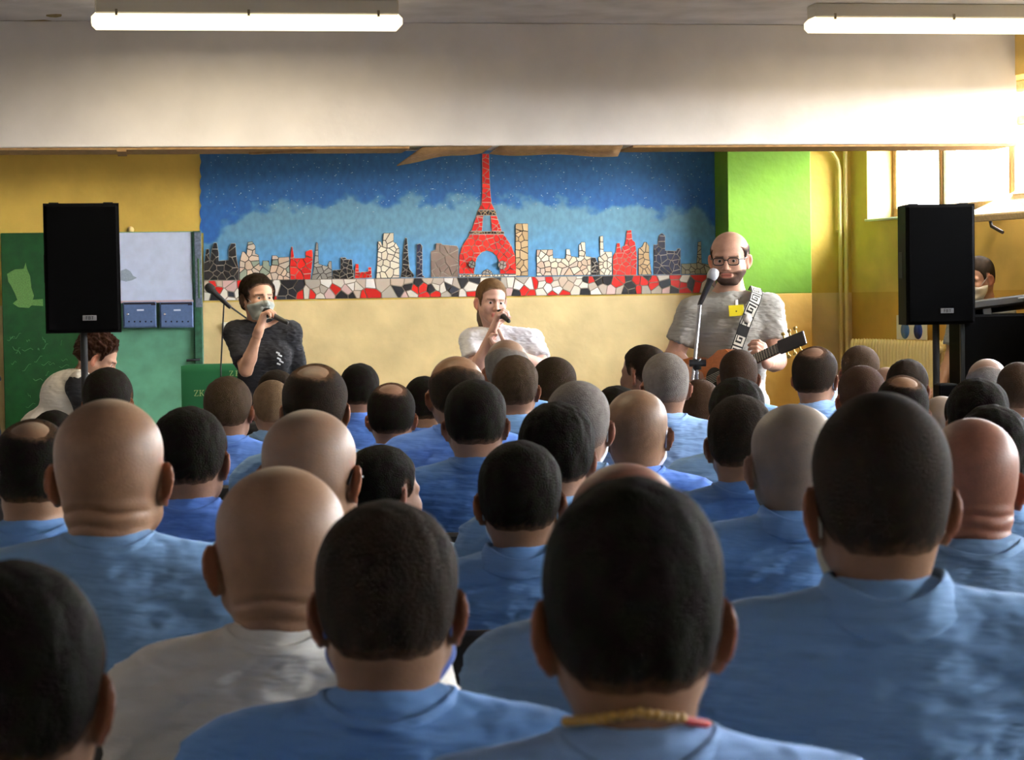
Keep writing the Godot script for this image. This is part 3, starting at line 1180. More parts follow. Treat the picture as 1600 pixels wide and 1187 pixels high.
func build_room() -> void:
	var plaster := noise_tex(.010, .86, 1.0, 11)
	var rough := noise_tex(.06, 0, 1, 12, true, 3.0)
	var mustard := mat("paint_mustard", srgb(226, 188, 84), .75, 0, plaster, rough, .9, .10)
	var cream := mat("paint_cream", srgb(236, 208, 148), .75, 0, plaster, rough, .9, .10)
	var ochre := mat("paint_ochre", srgb(226, 178, 84), .75, 0, plaster, rough, .9, .10)
	var yellow := mat("paint_yellow", srgb(240, 202, 112), .75, 0, plaster, rough, .9, .10)
	var green := mat("paint_green", srgb(100, 146, 10), .7, 0, plaster, rough, .9, .10)
	var white := mat("paint_white", srgb(226, 222, 220), .85, 0, noise_tex(.012, .92, 1.0, 15), rough, .7, .06)
	var uc := uv(1331, 470).x
	var cl := uv(1118, 400).x
	var cr: float = uv(1268, 400, .32).x
	var wide := Vector3(uc + 4.6 + .25, 1.5, .25)
	# back wall, painted in two heights
	var st := new_st()
	box(st, Vector3((uc + .25 - 4.6) / 2.0, 2.25, -.125), wide)
	var back := struct("wall_back", st, mustard)
	back.transform = Transform3D(RB, RO)
	st = new_st()
	box(st, Vector3((uc + .25 - 4.6) / 2.0, .75, -.125), wide)
	struct("dado", st, cream, back)
	# pilaster beside the mural
	st = new_st()
	box(st, Vector3((cl + cr) / 2.0, 2.25, .16), Vector3(cr - cl, 1.5, .32), Basis(), .004)
	var col := struct("wall_pilaster", st, green)
	col.transform = Transform3D(RB, RO)
	st = new_st()
	box(st, Vector3((cl + cr) / 2.0, .75, .16), Vector3(cr - cl, 1.5, .32), Basis(), .004)
	struct("dado", st, ochre, col)
	# the low bulkhead across the hall
	var bw := 1.93
	var br: float = uv(1589, 200, bw).x
	st = new_st()
	box(st, Vector3((br - 4.6) / 2.0, (2.333 + CEIL) / 2.0, bw - .20), Vector3(br + 4.6, CEIL - 2.333, .40), Basis(), .004)
	struct("wall_bulkhead", st, white).transform = Transform3D(RB, RO)
	# side wall with high windows
	var a0 := suv(1355, 300).x
	var opens := [[a0, a0 + 4.4], [a0 + 5.2, a0 + 9.6], [a0 + 10.4, a0 + 13.2]]
	var y0 := 1.97
	var y1 := 2.72
	var far_end := 17.5
	st = new_st()
	box(st, Vector3(far_end / 2.0, (1.5 + y0) / 2.0, -.15), Vector3(far_end, y0 - 1.5, .30))
	box(st, Vector3(far_end / 2.0, (y1 + CEIL) / 2.0, -.15), Vector3(far_end, CEIL - y1, .30))
	var from := 0.0
	for k in 4:
		var to: float = opens[k][0] if k < 3 else far_end
		box(st, Vector3((from + to) / 2.0, (y0 + y1) / 2.0, -.15), Vector3(to - from, y1 - y0, .30))
		from = opens[k][1] if k < 3 else 0.0
	var side := struct("wall_right", st, yellow)
	side.transform = Transform3D(SB, SO)
	st = new_st()
	box(st, Vector3(far_end / 2.0, .75, -.15), Vector3(far_end, 1.5, .30))
	struct("dado", st, ochre, side)
	# the rest of the shell
	var sc := W(-4.6, 0, 0)
	var rear := 15.6
	st = new_st()
	box(st, Vector3(-4.725, CEIL / 2.0, rear / 2.0 - .1), Vector3(.25, CEIL, rear + .3))
	struct("wall_left", st, white).transform = Transform3D(RB, RO)
	st = new_st()
	box(st, Vector3(1.5, CEIL / 2.0, rear + .125), Vector3(12.7, CEIL, .25))
	struct("wall_rear", st, white).transform = Transform3D(RB, RO)
	var foot := PackedVector2Array()
	for p in [W(-4.85, 0, -.25), S(-.3, 0, -.28), S(16.1, 0, -.28), W(-4.85, 0, rear + .25)]:
		foot.append(Vector2(p.x, -p.z))
	if Geometry2D.is_polygon_clockwise(foot):
		foot.reverse()
	var flat := Basis(Vector3.RIGHT, Vector3(0, 0, -1), Vector3.UP)
	st = new_st()
	prism(st, foot, -.2, 0.0, Vector3.ZERO, flat)
	struct("floor", st, mat("floor_tile", srgb(168, 164, 158), .5, 0, noise_tex(.02, .8, 1.0, 17), null, .6))
	st = new_st()
	prism(st, foot, CEIL, CEIL + .2, Vector3.ZERO, flat)
	struct("ceiling", st, mat("ceiling_paint", srgb(220, 217, 222), .9, 0, noise_tex(.015, .86, 1.0, 19), rough, .6, .12))
	var ceil_o: Node = get_node("ceiling")
	for e in [[85, 24, 30.0, 9], [60, 34, 60.0, 10], [112, 36, 44.0, 8]]:       # flaked, stained paint beside the lamp
		var poly := PackedVector2Array()
		for i in e[3]:
			var a: float = TAU * i / e[3]
			var k := rng.randf_range(.6, 1.0)
			var rr: Vector3 = ray(e[0] + cos(a) * e[2] * .5 * k, e[1] + sin(a) * 3.2 * k)
			var hit := CAM + rr * ((CEIL - CAM.y) / rr.y)
			poly.append(Vector2(hit.x, -hit.z))
		if Geometry2D.is_polygon_clockwise(poly):
			poly.reverse()
		st = new_st()
		prism(st, poly, CEIL - .0015, CEIL + .01, Vector3.ZERO, flat)
		struct("paint_flake", st, mat("flake_ochre", srgb(172, 152, 96), .9, 0, noise_tex(.06, .6, 1.0, 24), null, 4.0), ceil_o)
	# windows: frames, mullions, transom, panes
	var timber := mat("window_timber", srgb(214, 188, 142), .6, 0, noise_tex(.03, .78, 1.0, 21), null, 4.0)
	var glass := StandardMaterial3D.new()
	glass.resource_name = "window_glass"
	glass.albedo_color = Color(.95, .97, 1.0, .08)
	glass.roughness = .05
	glass.transparency = BaseMaterial3D.TRANSPARENCY_ALPHA
	for k in 3:
		var A: float = opens[k][0]
		var E: float = opens[k][1]
		st = new_st()
		box(st, Vector3((A + E) / 2.0, y0 + .035, -.22), Vector3(E - A, .07, .07), Basis(), .006)
		box(st, Vector3((A + E) / 2.0, y1 - .03, -.22), Vector3(E - A, .06, .07), Basis(), .006)
		box(st, Vector3(A + .025, (y0 + y1) / 2.0, -.22), Vector3(.05, y1 - y0, .07), Basis(), .006)
		box(st, Vector3(E - .025, (y0 + y1) / 2.0, -.22), Vector3(.05, y1 - y0, .07), Basis(), .006)
		var win := struct("window_%d" % (k + 1), st, timber)
		win.transform = Transform3D(SB, SO)
		st = new_st()
		box(st, Vector3((A + E) / 2.0, y0 - .008, -.07), Vector3(E - A - .02, .016, .20), Basis(), .004)
		struct("window_sill", st, mat("sill_white", srgb(232, 228, 216), .5), win)
		st = new_st()
		box(st, Vector3((A + E) / 2.0, 2.49, -.22), Vector3(E - A, .05, .06), Basis(), .006)
		struct("transom", st, timber, win)
		var cuts := [A]
		if k == 0:
			cuts.append(suv(1477, 280, -.2).x)
			cuts.append(suv(1587, 260, -.2).x)
		while cuts[-1] + .9 < E:
			cuts.append(cuts[-1] + (E - cuts[-1]) / ceilf((E - cuts[-1]) / 1.0))
		if cuts[-1] < E - .3:
			cuts.append(E)
		for i in cuts.size() - 1:
			if i > 0:
				st = new_st()
				box(st, Vector3(cuts[i], (y0 + y1) / 2.0, -.215), Vector3(.085, y1 - y0 - .1, .085), Basis(), .010)
				struct("mullion", st, timber, win)
				st = new_st()
				box(st, Vector3(cuts[i], (y0 + y1) / 2.0, -.172), Vector3(.022, y1 - y0 - .1, .014), Basis(), .004)
				struct("cover_strip", st, mat("timber_worn", srgb(176, 130, 78), .6), win)
			for half in 2:
				var lo := y0 + .07 if half == 0 else 2.515
				var hi := 2.465 if half == 0 else y1 - .06
				if half == 0 and k == 0 and i == 2:
					continue                       # this light stands open
				st = new_st()
				box(st, Vector3((cuts[i] + cuts[i + 1]) / 2.0, (lo + hi) / 2.0, -.225), Vector3(cuts[i + 1] - cuts[i] - .08, hi - lo, .005))
				struct("pane", st, glass, win)
	# the casement that stands open into the hall, with its handle
	var c2: float = suv(1587, 260, -.2).x
	var hinge := S(c2 + .16, 2.05, -.10)
	var sash := thing("open_window_sash", "open timber window sash tilted into the hall above the keyboard", "window sash", hinge, SB * Basis(Vector3.RIGHT, .38))
	for e in [[Vector3(.42, 0, .03), Vector3(.84, .045, .06)], [Vector3(.42, 0, .36), Vector3(.84, .045, .06)], [Vector3(.03, 0, .195), Vector3(.06, .045, .34)], [Vector3(.81, 0, .195), Vector3(.06, .045, .34)]]:
		st = new_st()
		box(st, e[0], e[1], Basis(), .008)
		obj("rail", st, timber, sash)
	st = new_st()
	box(st, Vector3(.42, 0, .195), Vector3(.74, .005, .29))
	obj("pane", st, glass, sash)
	st = new_st()
	tube(st, [Vector3(.26, -.02, .37), Vector3(.26, -.055, .375), Vector3(.36, -.095, .38)], .010, 8)
	obj("handle", st, mat("handle_bronze", srgb(48, 38, 28), .5, .4), sash)
	# loose fibreboard lining under the bulkhead
	var board := mat("fibreboard", srgb(176, 136, 88), .8, 0, noise_tex(.03, .75, 1.0, 23), null, 3.0)
	var u0: float = uv(640, 238, bw).x
	var u1: float = uv(990, 238, bw).x
	st = new_st()
	box(st, Vector3((-4.5 + u0) / 2.0, 2.326, bw - .20), Vector3(u0 + 4.5, .012, .38))
	struct("trim_1", st, board).transform = Transform3D(RB, RO)
	st = new_st()
	box(st, Vector3((u1 + br) / 2.0, 2.326, bw - .20), Vector3(br - u1, .012, .38))
	struct("trim_2", st, board).transform = Transform3D(RB, RO)
	for px in [190, 445]:
		st = new_st()
		var ub: float = uv(px, 238, bw).x
		box(st, Vector3(ub, 2.315, bw - .2), Vector3(.05, .010, .38), Basis(Vector3.UP, 0.0 if px < 300 else 1.1))
		var batten := thing("ceiling_batten", "thin pale batten under the brown soffit " + ("above the speaker" if px < 300 else "above the mural stars"), "batten")
		batten.transform = Transform3D(RB, RO)
		obj("strip", st, board, batten)
	for e in [[uv(632, 240, bw).x, uv(770, 236, bw).x, .085, .012, "sagging brown fibreboard panel peeling off before the tower spire"], [uv(782, 238, bw).x, uv(988, 236, bw).x, .020, .035, "long brown fibreboard panel hanging loose beside the tower spire"]]:
		var o := thing("ceiling_panel", e[4], "panel")
		o.transform = Transform3D(RB, RO)
		st = new_st()
		st.set_smooth_group(1)
		var n := 14
		var rows := []
		for i in n + 1:
			var t := float(i) / n
			var drop: float = lerpf(e[2], e[3], pow(t, .7)) + .006 * sin(t * 9.0)
			var sk: float = .10 * (1.0 - t) if e[2] > .05 else -.05 * t
			var row := []
			for z in [bw - .02, bw - .38]:
				for yy in [0.0, .006]:
					row.append(Vector3(lerpf(e[0], e[1], t) + (sk if z > bw - .1 else 0.0), 2.332 - drop * (1.0 if z < bw - .1 else .12) + yy, z))
			rows.append(row)
		for i in n:
			var a: Array = rows[i]
			var b: Array = rows[i + 1]
			var m: Vector3 = (a[0] + a[3] + b[0] + b[3]) / 4.0
			quad(st, a[0], a[2], b[2], b[0], m + Vector3(0, .05, 0))
			quad(st, a[1], a[3], b[3], b[1], m - Vector3(0, .05, 0))
			quad(st, a[0], a[1], b[1], b[0], m)
			quad(st, a[2], a[3], b[3], b[2], m)
		quad(st, rows[0][0], rows[0][1], rows[0][3], rows[0][2], rows[1][0])
		quad(st, rows[n][0], rows[n][1], rows[n][3], rows[n][2], rows[n - 1][0])
		obj("sheet", st, board, o)

func lamp(label: String, u_mid: float, w: float, long: float) -> void:
	var o := thing("ceiling_lamp", label, "lamp", W(u_mid, CEIL, w), RB, "fluorescent ceiling lamps")
	var st := new_st()
	box(st, Vector3(0, -.037, 0), Vector3(long - .04, .074, .15), Basis(), .006)
	obj("housing", st, mat("lamp_housing", srgb(196, 190, 176), .6), o)
	var glow := mat("lamp_diffuser", srgb(255, 250, 235), .4)
	glow.emission_enabled = true
	glow.emission = Color(1.0, .93, .78)
	glow.emission_energy_multiplier = 1.6
	st = new_st()
	box(st, Vector3(0, -.106, 0), Vector3(long, .070, .17), Basis(), .020)
	obj("diffuser", st, glow, o)
	for s in [-.42, 0.0, .42]:
		for z in [-.083, .083]:
			st = new_st()
			box(st, Vector3(s * long, -.070, z), Vector3(.012, .03, .008))
			obj("clip", st, mat("clip_steel", srgb(130, 120, 100), .4, .6), o)
	var l := AreaLight3D.new()
	l.name = "tube_light"
	l.area_size = Vector2(long - .1, .15)
	l.light_color = Color(1.0, .93, .78)
	l.light_energy = 2.4
	l.shadow_enabled = true
	l.area_range = 30.0
	l.position = Vector3(0, -.146, 0)
	l.rotation.x = -PI / 2
	o.add_child(l)
func build_lamps() -> void:
	var w := 2.75
	var a: float = uv(143, 40, w).x
	var b: float = uv(627, 44, w).x
	lamp("lit fluorescent ceiling lamp above the black speaker by the green door", (a + b) / 2.0, w, b - a)
	var c: float = uv(1262, 40, w).x
	lamp("lit fluorescent ceiling lamp by the end of the white bulkhead near the windows", c + (b - a) / 2.0, w, b - a)
	for u in [(a + b) / 2.0, c + (b - a) / 2.0]:
		lamp("lit fluorescent ceiling lamp over the seated rows", u, w + 4.2, b - a)

func wall_box(st: SurfaceTool, x0: float, y0: float, x1: float, y1: float, z0: float, z1: float, bev := .003) -> void:    # a box on the back wall given by two pixels
	var a := uv(x0, y0)
	var b := uv(x1, y1)
	box(st, Vector3((a.x + b.x) / 2.0, (a.y + b.y) / 2.0, (z0 + z1) / 2.0), Vector3(absf(b.x - a.x), absf(a.y - b.y), z1 - z0), Basis(), bev)
func wall_thing(called: String, label: String, category: String) -> Node3D:
	return thing(called, label, category, RO, RB)
func build_wall_things() -> void:
	# green door with a boarded upper light, mailboxes and frame
	var grain := noise_tex(.02, .84, 1.0, 31)
	var teal := mat("door_teal", srgb(104, 172, 138), .55, 0, grain, null, 1.2)
	var bottle := mat("door_green", srgb(14, 82, 30), .45, 0, noise_tex(.03, .72, 1.0, 33), null, 1.4)
	var st := new_st()
	var fl := uv(100, 500)
	var fr := uv(304, 500)
	var dtop := uv(250, 362).y
	box(st, Vector3((fl.x + fr.x) / 2.0, dtop / 2.0, .02), Vector3(fr.x - fl.x, dtop, .04), Basis(), .004)
	var door := struct("door_1", st, teal)
	door.transform = Transform3D(RB, RO)
	st = new_st()
	var pl := uv(302, 500)
	var pr := uv(317, 500)
	box(st, Vector3((pl.x + pr.x) / 2.0, dtop / 2.0, .035), Vector3(pr.x - pl.x, dtop, .07), Basis(), .008)
	var post := struct("frame_post", st, mat("post_green", srgb(44, 104, 74), .55, 0, noise_tex(.04, .7, 1.0, 35), null, 2.0), door)
	st = new_st()
	wall_box(st, 303, 363, 316, 480, .07, .074)
	struct("worn_paint", st, mat("post_grey", srgb(126, 138, 158), .6, 0, noise_tex(.06, .6, 1.0, 36), null, 3.0), post)
	st = new_st()
	wall_box(st, 308, 404, 312, 466, .074, .077)
	struct("door_strip", st, mat("strip_green", srgb(52, 92, 48), .6), post)
	st = new_st()
	var hp := uv(306, 562)
	tube(st, [Vector3(hp.x - .06, hp.y, .11), Vector3(hp.x + .02, hp.y + .004, .11), Vector3(hp.x + .02, hp.y + .004, .06)], .008, 8)
	struct("door_handle", st, mat("handle_dark", srgb(20, 20, 22), .4, .5), door)
	# dark green board on the wall beside the door, paint torn off in one place
	var gb := wall_thing("green_board", "dark green scratched board on the wall with a torn pale green patch", "board")
	st = new_st()
	var g0 := uv(5, 500)
	var g1 := uv(147, 500)
	box(st, Vector3((g0.x + g1.x) / 2.0, dtop / 2.0, .05), Vector3(g1.x - g0.x, dtop, .02), Basis(), .004)
	obj("panel", st, bottle, gb)
	st = new_st()
	var torn := PackedVector2Array()
	for p in [[12, 428], [24, 421], [38, 420], [41, 410], [43, 420], [48, 432], [50, 450], [54, 462], [52, 468], [68, 467], [68, 478], [50, 477], [46, 481], [30, 480], [21, 474], [28, 468], [24, 458], [18, 446], [14, 440]]:
		var q := uv(p[0], p[1])
		torn.append(Vector2(q.x, q.y))
	prism(st, torn, .0600, .0612, Vector3.ZERO)
	obj("torn_patch", st, mat("patch_green", srgb(106, 154, 78), .7, 0, noise_tex(.08, .75, 1.0, 37), null, 5.0), gb)
	var scratch := mat("scratch_pale", srgb(92, 140, 92), .8)
	for i in 26:
		st = new_st()
		var c := uv(rng.randf_range(14, 108), rng.randf_range(520, 640), 0.0)
		var an := rng.randf_range(-1.2, 1.2)
		var ln := rng.randf_range(.02, .07)
		var pts := []
		for k in 5:
			var t := k / 4.0 - .5
			pts.append(Vector3(c.x + cos(an) * ln * t, c.y + sin(an) * ln * t + .010 * sin(t * 6.0), .0602))
		tube(st, pts, .0011, 4)
		obj("scratch", st, scratch, gb)
	# white board with a grey smear
	var wb := wall_thing("white_board", "blank white board with a grey smear above the mailboxes", "board")
	st = new_st()
	wall_box(st, 178, 364, 301, 470, .04, .058)
	obj("panel", st, mat("board_white", srgb(206, 216, 240), .5, 0, noise_tex(.02, .92, 1.0, 39), null, 2.0), wb)
	st = new_st()
	var sm := PackedVector2Array()
	for p in [[189, 423], [197, 420], [204, 424], [208, 431], [214, 434], [206, 438], [197, 440], [189, 438]]:
		var q := uv(p[0], p[1])
		sm.append(Vector2(q.x, q.y))
	prism(st, sm, .0580, .0586, Vector3.ZERO)
	obj("smear", st, mat("smear_grey", srgb(158, 172, 190), .7, 0, noise_tex(.05, .85, 1.0, 40), null, 6.0), wb)
	st = new_st()
	wall_box(st, 178, 470, 302, 472, .04, .066, .001)
	obj("ledge", st, mat("ledge_pink", srgb(196, 170, 176), .6), wb)
	# two mailboxes
	var blue := mat("mailbox_blue", srgb(92, 116, 158), .45, .1, noise_tex(.05, .9, 1.0, 41), null, 3.0)
	for k in 2:
		var x0 := 192.0 + 57.0 * k
		var mb := wall_thing("mailbox", ["blue-grey steel mailbox beside the black speaker", "blue-grey steel mailbox next to the green door post"][k], "mailbox")
		st = new_st()
		wall_box(st, x0, 472, x0 + 53, 511, .04, .125, .004)
		obj("case", st, blue, mb)
		st = new_st()
		wall_box(st, x0 + 2, 476, x0 + 51.5, 509, .125, .131, .002)
		var fd := obj("door", st, blue, mb)
		st = new_st()
		wall_box(st, x0 + 2, 473, x0 + 50, 475, .125, .1265, .0)
		obj("slot", st, mat("slot_dark", srgb(30, 24, 40), .8), mb)
		st = new_st()
		wall_box(st, x0 + 44, 474, x0 + 51, 476.5, .126, .132, .001)
		obj("hinge", st, mat("slot_dark", srgb(30, 24, 40), .8), mb)
		st = new_st()
		wall_box(st, x0 + 22, 483, x0 + 33, 485.5, .131, .133, .0005)
		obj("name_plate", st, mat("plate_white", srgb(206, 212, 226), .5), fd)
		st = new_st()
		var lk := uv(x0 + 8, 490.5)
		lathe(st, [Vector2(.008, 0), Vector2(.008, .006), Vector2(0, .007)], Vector3(lk.x, lk.y, .131), Basis(Vector3.RIGHT, PI / 2), 12)
		obj("lock", st, mat("lock_chrome", srgb(210, 214, 220), .2, .9), fd)
		for i in 5:
			st = new_st()
			var hq := uv(x0 + 10 + i * 8.6, 502)
			lathe(st, [Vector2(.0052, 0), Vector2(.0052, .0008), Vector2(0, .0008)], Vector3(hq.x, hq.y, .131), Basis(Vector3.RIGHT, PI / 2), 10)
			obj("hole", st, mat("hole_dark", srgb(14, 16, 34), .9), fd)
	# knob of plaster above the white board
	var kb := wall_thing("wall_hook", "small pale plaster knob on the yellow wall above the white board", "hook")
	st = new_st()
	var kq := uv(204, 359)
	lathe(st, [Vector2(.022, 0), Vector2(.018, .014), Vector2(0, .02)], Vector3(kq.x, kq.y, 0), Basis(Vector3.RIGHT, PI / 2), 14)
	obj("knob", st, mat("plaster_pale", srgb(226, 196, 130), .8), kb)
	# socket
	var sk := wall_thing("wall_socket", "white square wall socket between the microphone cable and the singer in black", "socket")
	st = new_st()
	wall_box(st, 346.5, 503.5, 366, 522, 0, .012, .003)
	obj("plate", st, mat("socket_white", srgb(228, 222, 206), .4), sk)
	st = new_st()
	wall_box(st, 349, 506, 357, 519.5, .012, .016, .002)
	obj("insert", st, mat("socket_insert", srgb(240, 236, 224), .35), sk)
	# heating pipes and radiator
	var pipe := mat("pipe_cream", srgb(232, 208, 142), .4)
	for k in 2:
		var hp2 := thing("heating_pipe", ["cream heating pipe bending into the wall under the soffit", "straight cream heating pipe in the corner by the radiator"][k], "pipe", RO, RB)
		st = new_st()
		var u: float = uv(1313 + 9 * k, 400, .05).x
		var pts := [Vector3(u, .25, .05), Vector3(u, 1.2, .05)]
		if k == 0:
			pts.append_array([Vector3(u, 2.30, .05), Vector3(u - .012, 2.36, .05), Vector3(u - .045, 2.41, .05), Vector3(u - .10, 2.44, .045), Vector3(u - .16, 2.45, .03)])
		else:
			pts.append_array([Vector3(u, 2.2, .05), Vector3(u, CEIL, .05)])
		tube(st, pts, .0125 + .002 * k, 10)
		obj("tube", st, pipe, hp2)
		for y in [.9, 1.9]:
			st = new_st()
			box(st, Vector3(u, y, .026), Vector3(.016, .012, .048))
			obj("bracket", st, mat("bracket_cream", srgb(206, 176, 104), .5), hp2)
	var ra := suv(1338, 540, .12).x
	var rb := suv(1466, 540, .12).x
	var rtop: float = suv(1340, 529, .16).y
	var rad := thing("radiator", "cream cast-iron column radiator under the high windows", "radiator", SO, SB)
	var iron := mat("radiator_cream", srgb(240, 220, 156), .4)
	var n := 26
	for i in n:
		var a := lerpf(ra, rb, (i + .5) / n)
		for z in [.075, .155]:
			st = new_st()
			tube(st, [Vector3(a, rtop - .62, z), Vector3(a, rtop - .59, z), Vector3(a, rtop - .04, z), Vector3(a, rtop - .012, z), Vector3(a, rtop, z)], [.012, .018, .018, .014, .004], 8)
			obj("column", st, iron, rad)
		if i == n - 1:
			for y in [rtop - .05, rtop - .57]:
				st = new_st()
				lathe(st, [Vector2(.026, 0), Vector2(.026, .03), Vector2(.018, .036), Vector2(.018, .06), Vector2(0, .06)], Vector3(a + .01, y, .115), Basis(Vector3.BACK, -PI / 2), 12)
				obj("end_cap", st, iron, rad)
	for y in [rtop - .05, rtop - .57]:
		st = new_st()
		tube(st, [Vector3(ra - .05, y, .115), Vector3(rb, y, .115)], .026, 10)
		obj("header", st, iron, rad)
	for a in [ra + .1, rb - .1]:
		st = new_st()
		tube(st, [Vector3(a, rtop - .57, .115), Vector3(a, 0, .115)], .016, 8)
		obj("foot", st, iron, rad)
	# printed card with two blue discs standing on the radiator
	var cp0 := suv(1402, 529, .10)
	var cp1 := suv(1448, 503, .10)
	var card := thing("printed_card", "white card with two blue discs standing on the radiator", "card", S(0, 0, .10), SB)
	st = new_st()
	box(st, Vector3((cp0.x + cp1.x) / 2.0, rtop + .075, 0), Vector3(cp1.x - cp0.x, .15, .012), Basis(), .002)
	obj("sheet", st, mat("card_white", srgb(226, 222, 206), .6), card)
	for k in 2:
		st = new_st()
		var cx := lerpf(cp0.x, cp1.x, .30 + .44 * k)
		lathe(st, [Vector2(.052, 0), Vector2(.052, .001), Vector2(0, .001)], Vector3(cx, rtop + .056, .006), Basis(Vector3.RIGHT, PI / 2), 24)
		obj("disc", st, mat("disc_blue%d" % k, [srgb(64, 112, 176), srgb(28, 58, 150)][k], .5, 0, noise_tex(.05, .7, 1.0, 43 + k), null, 12.0), card)

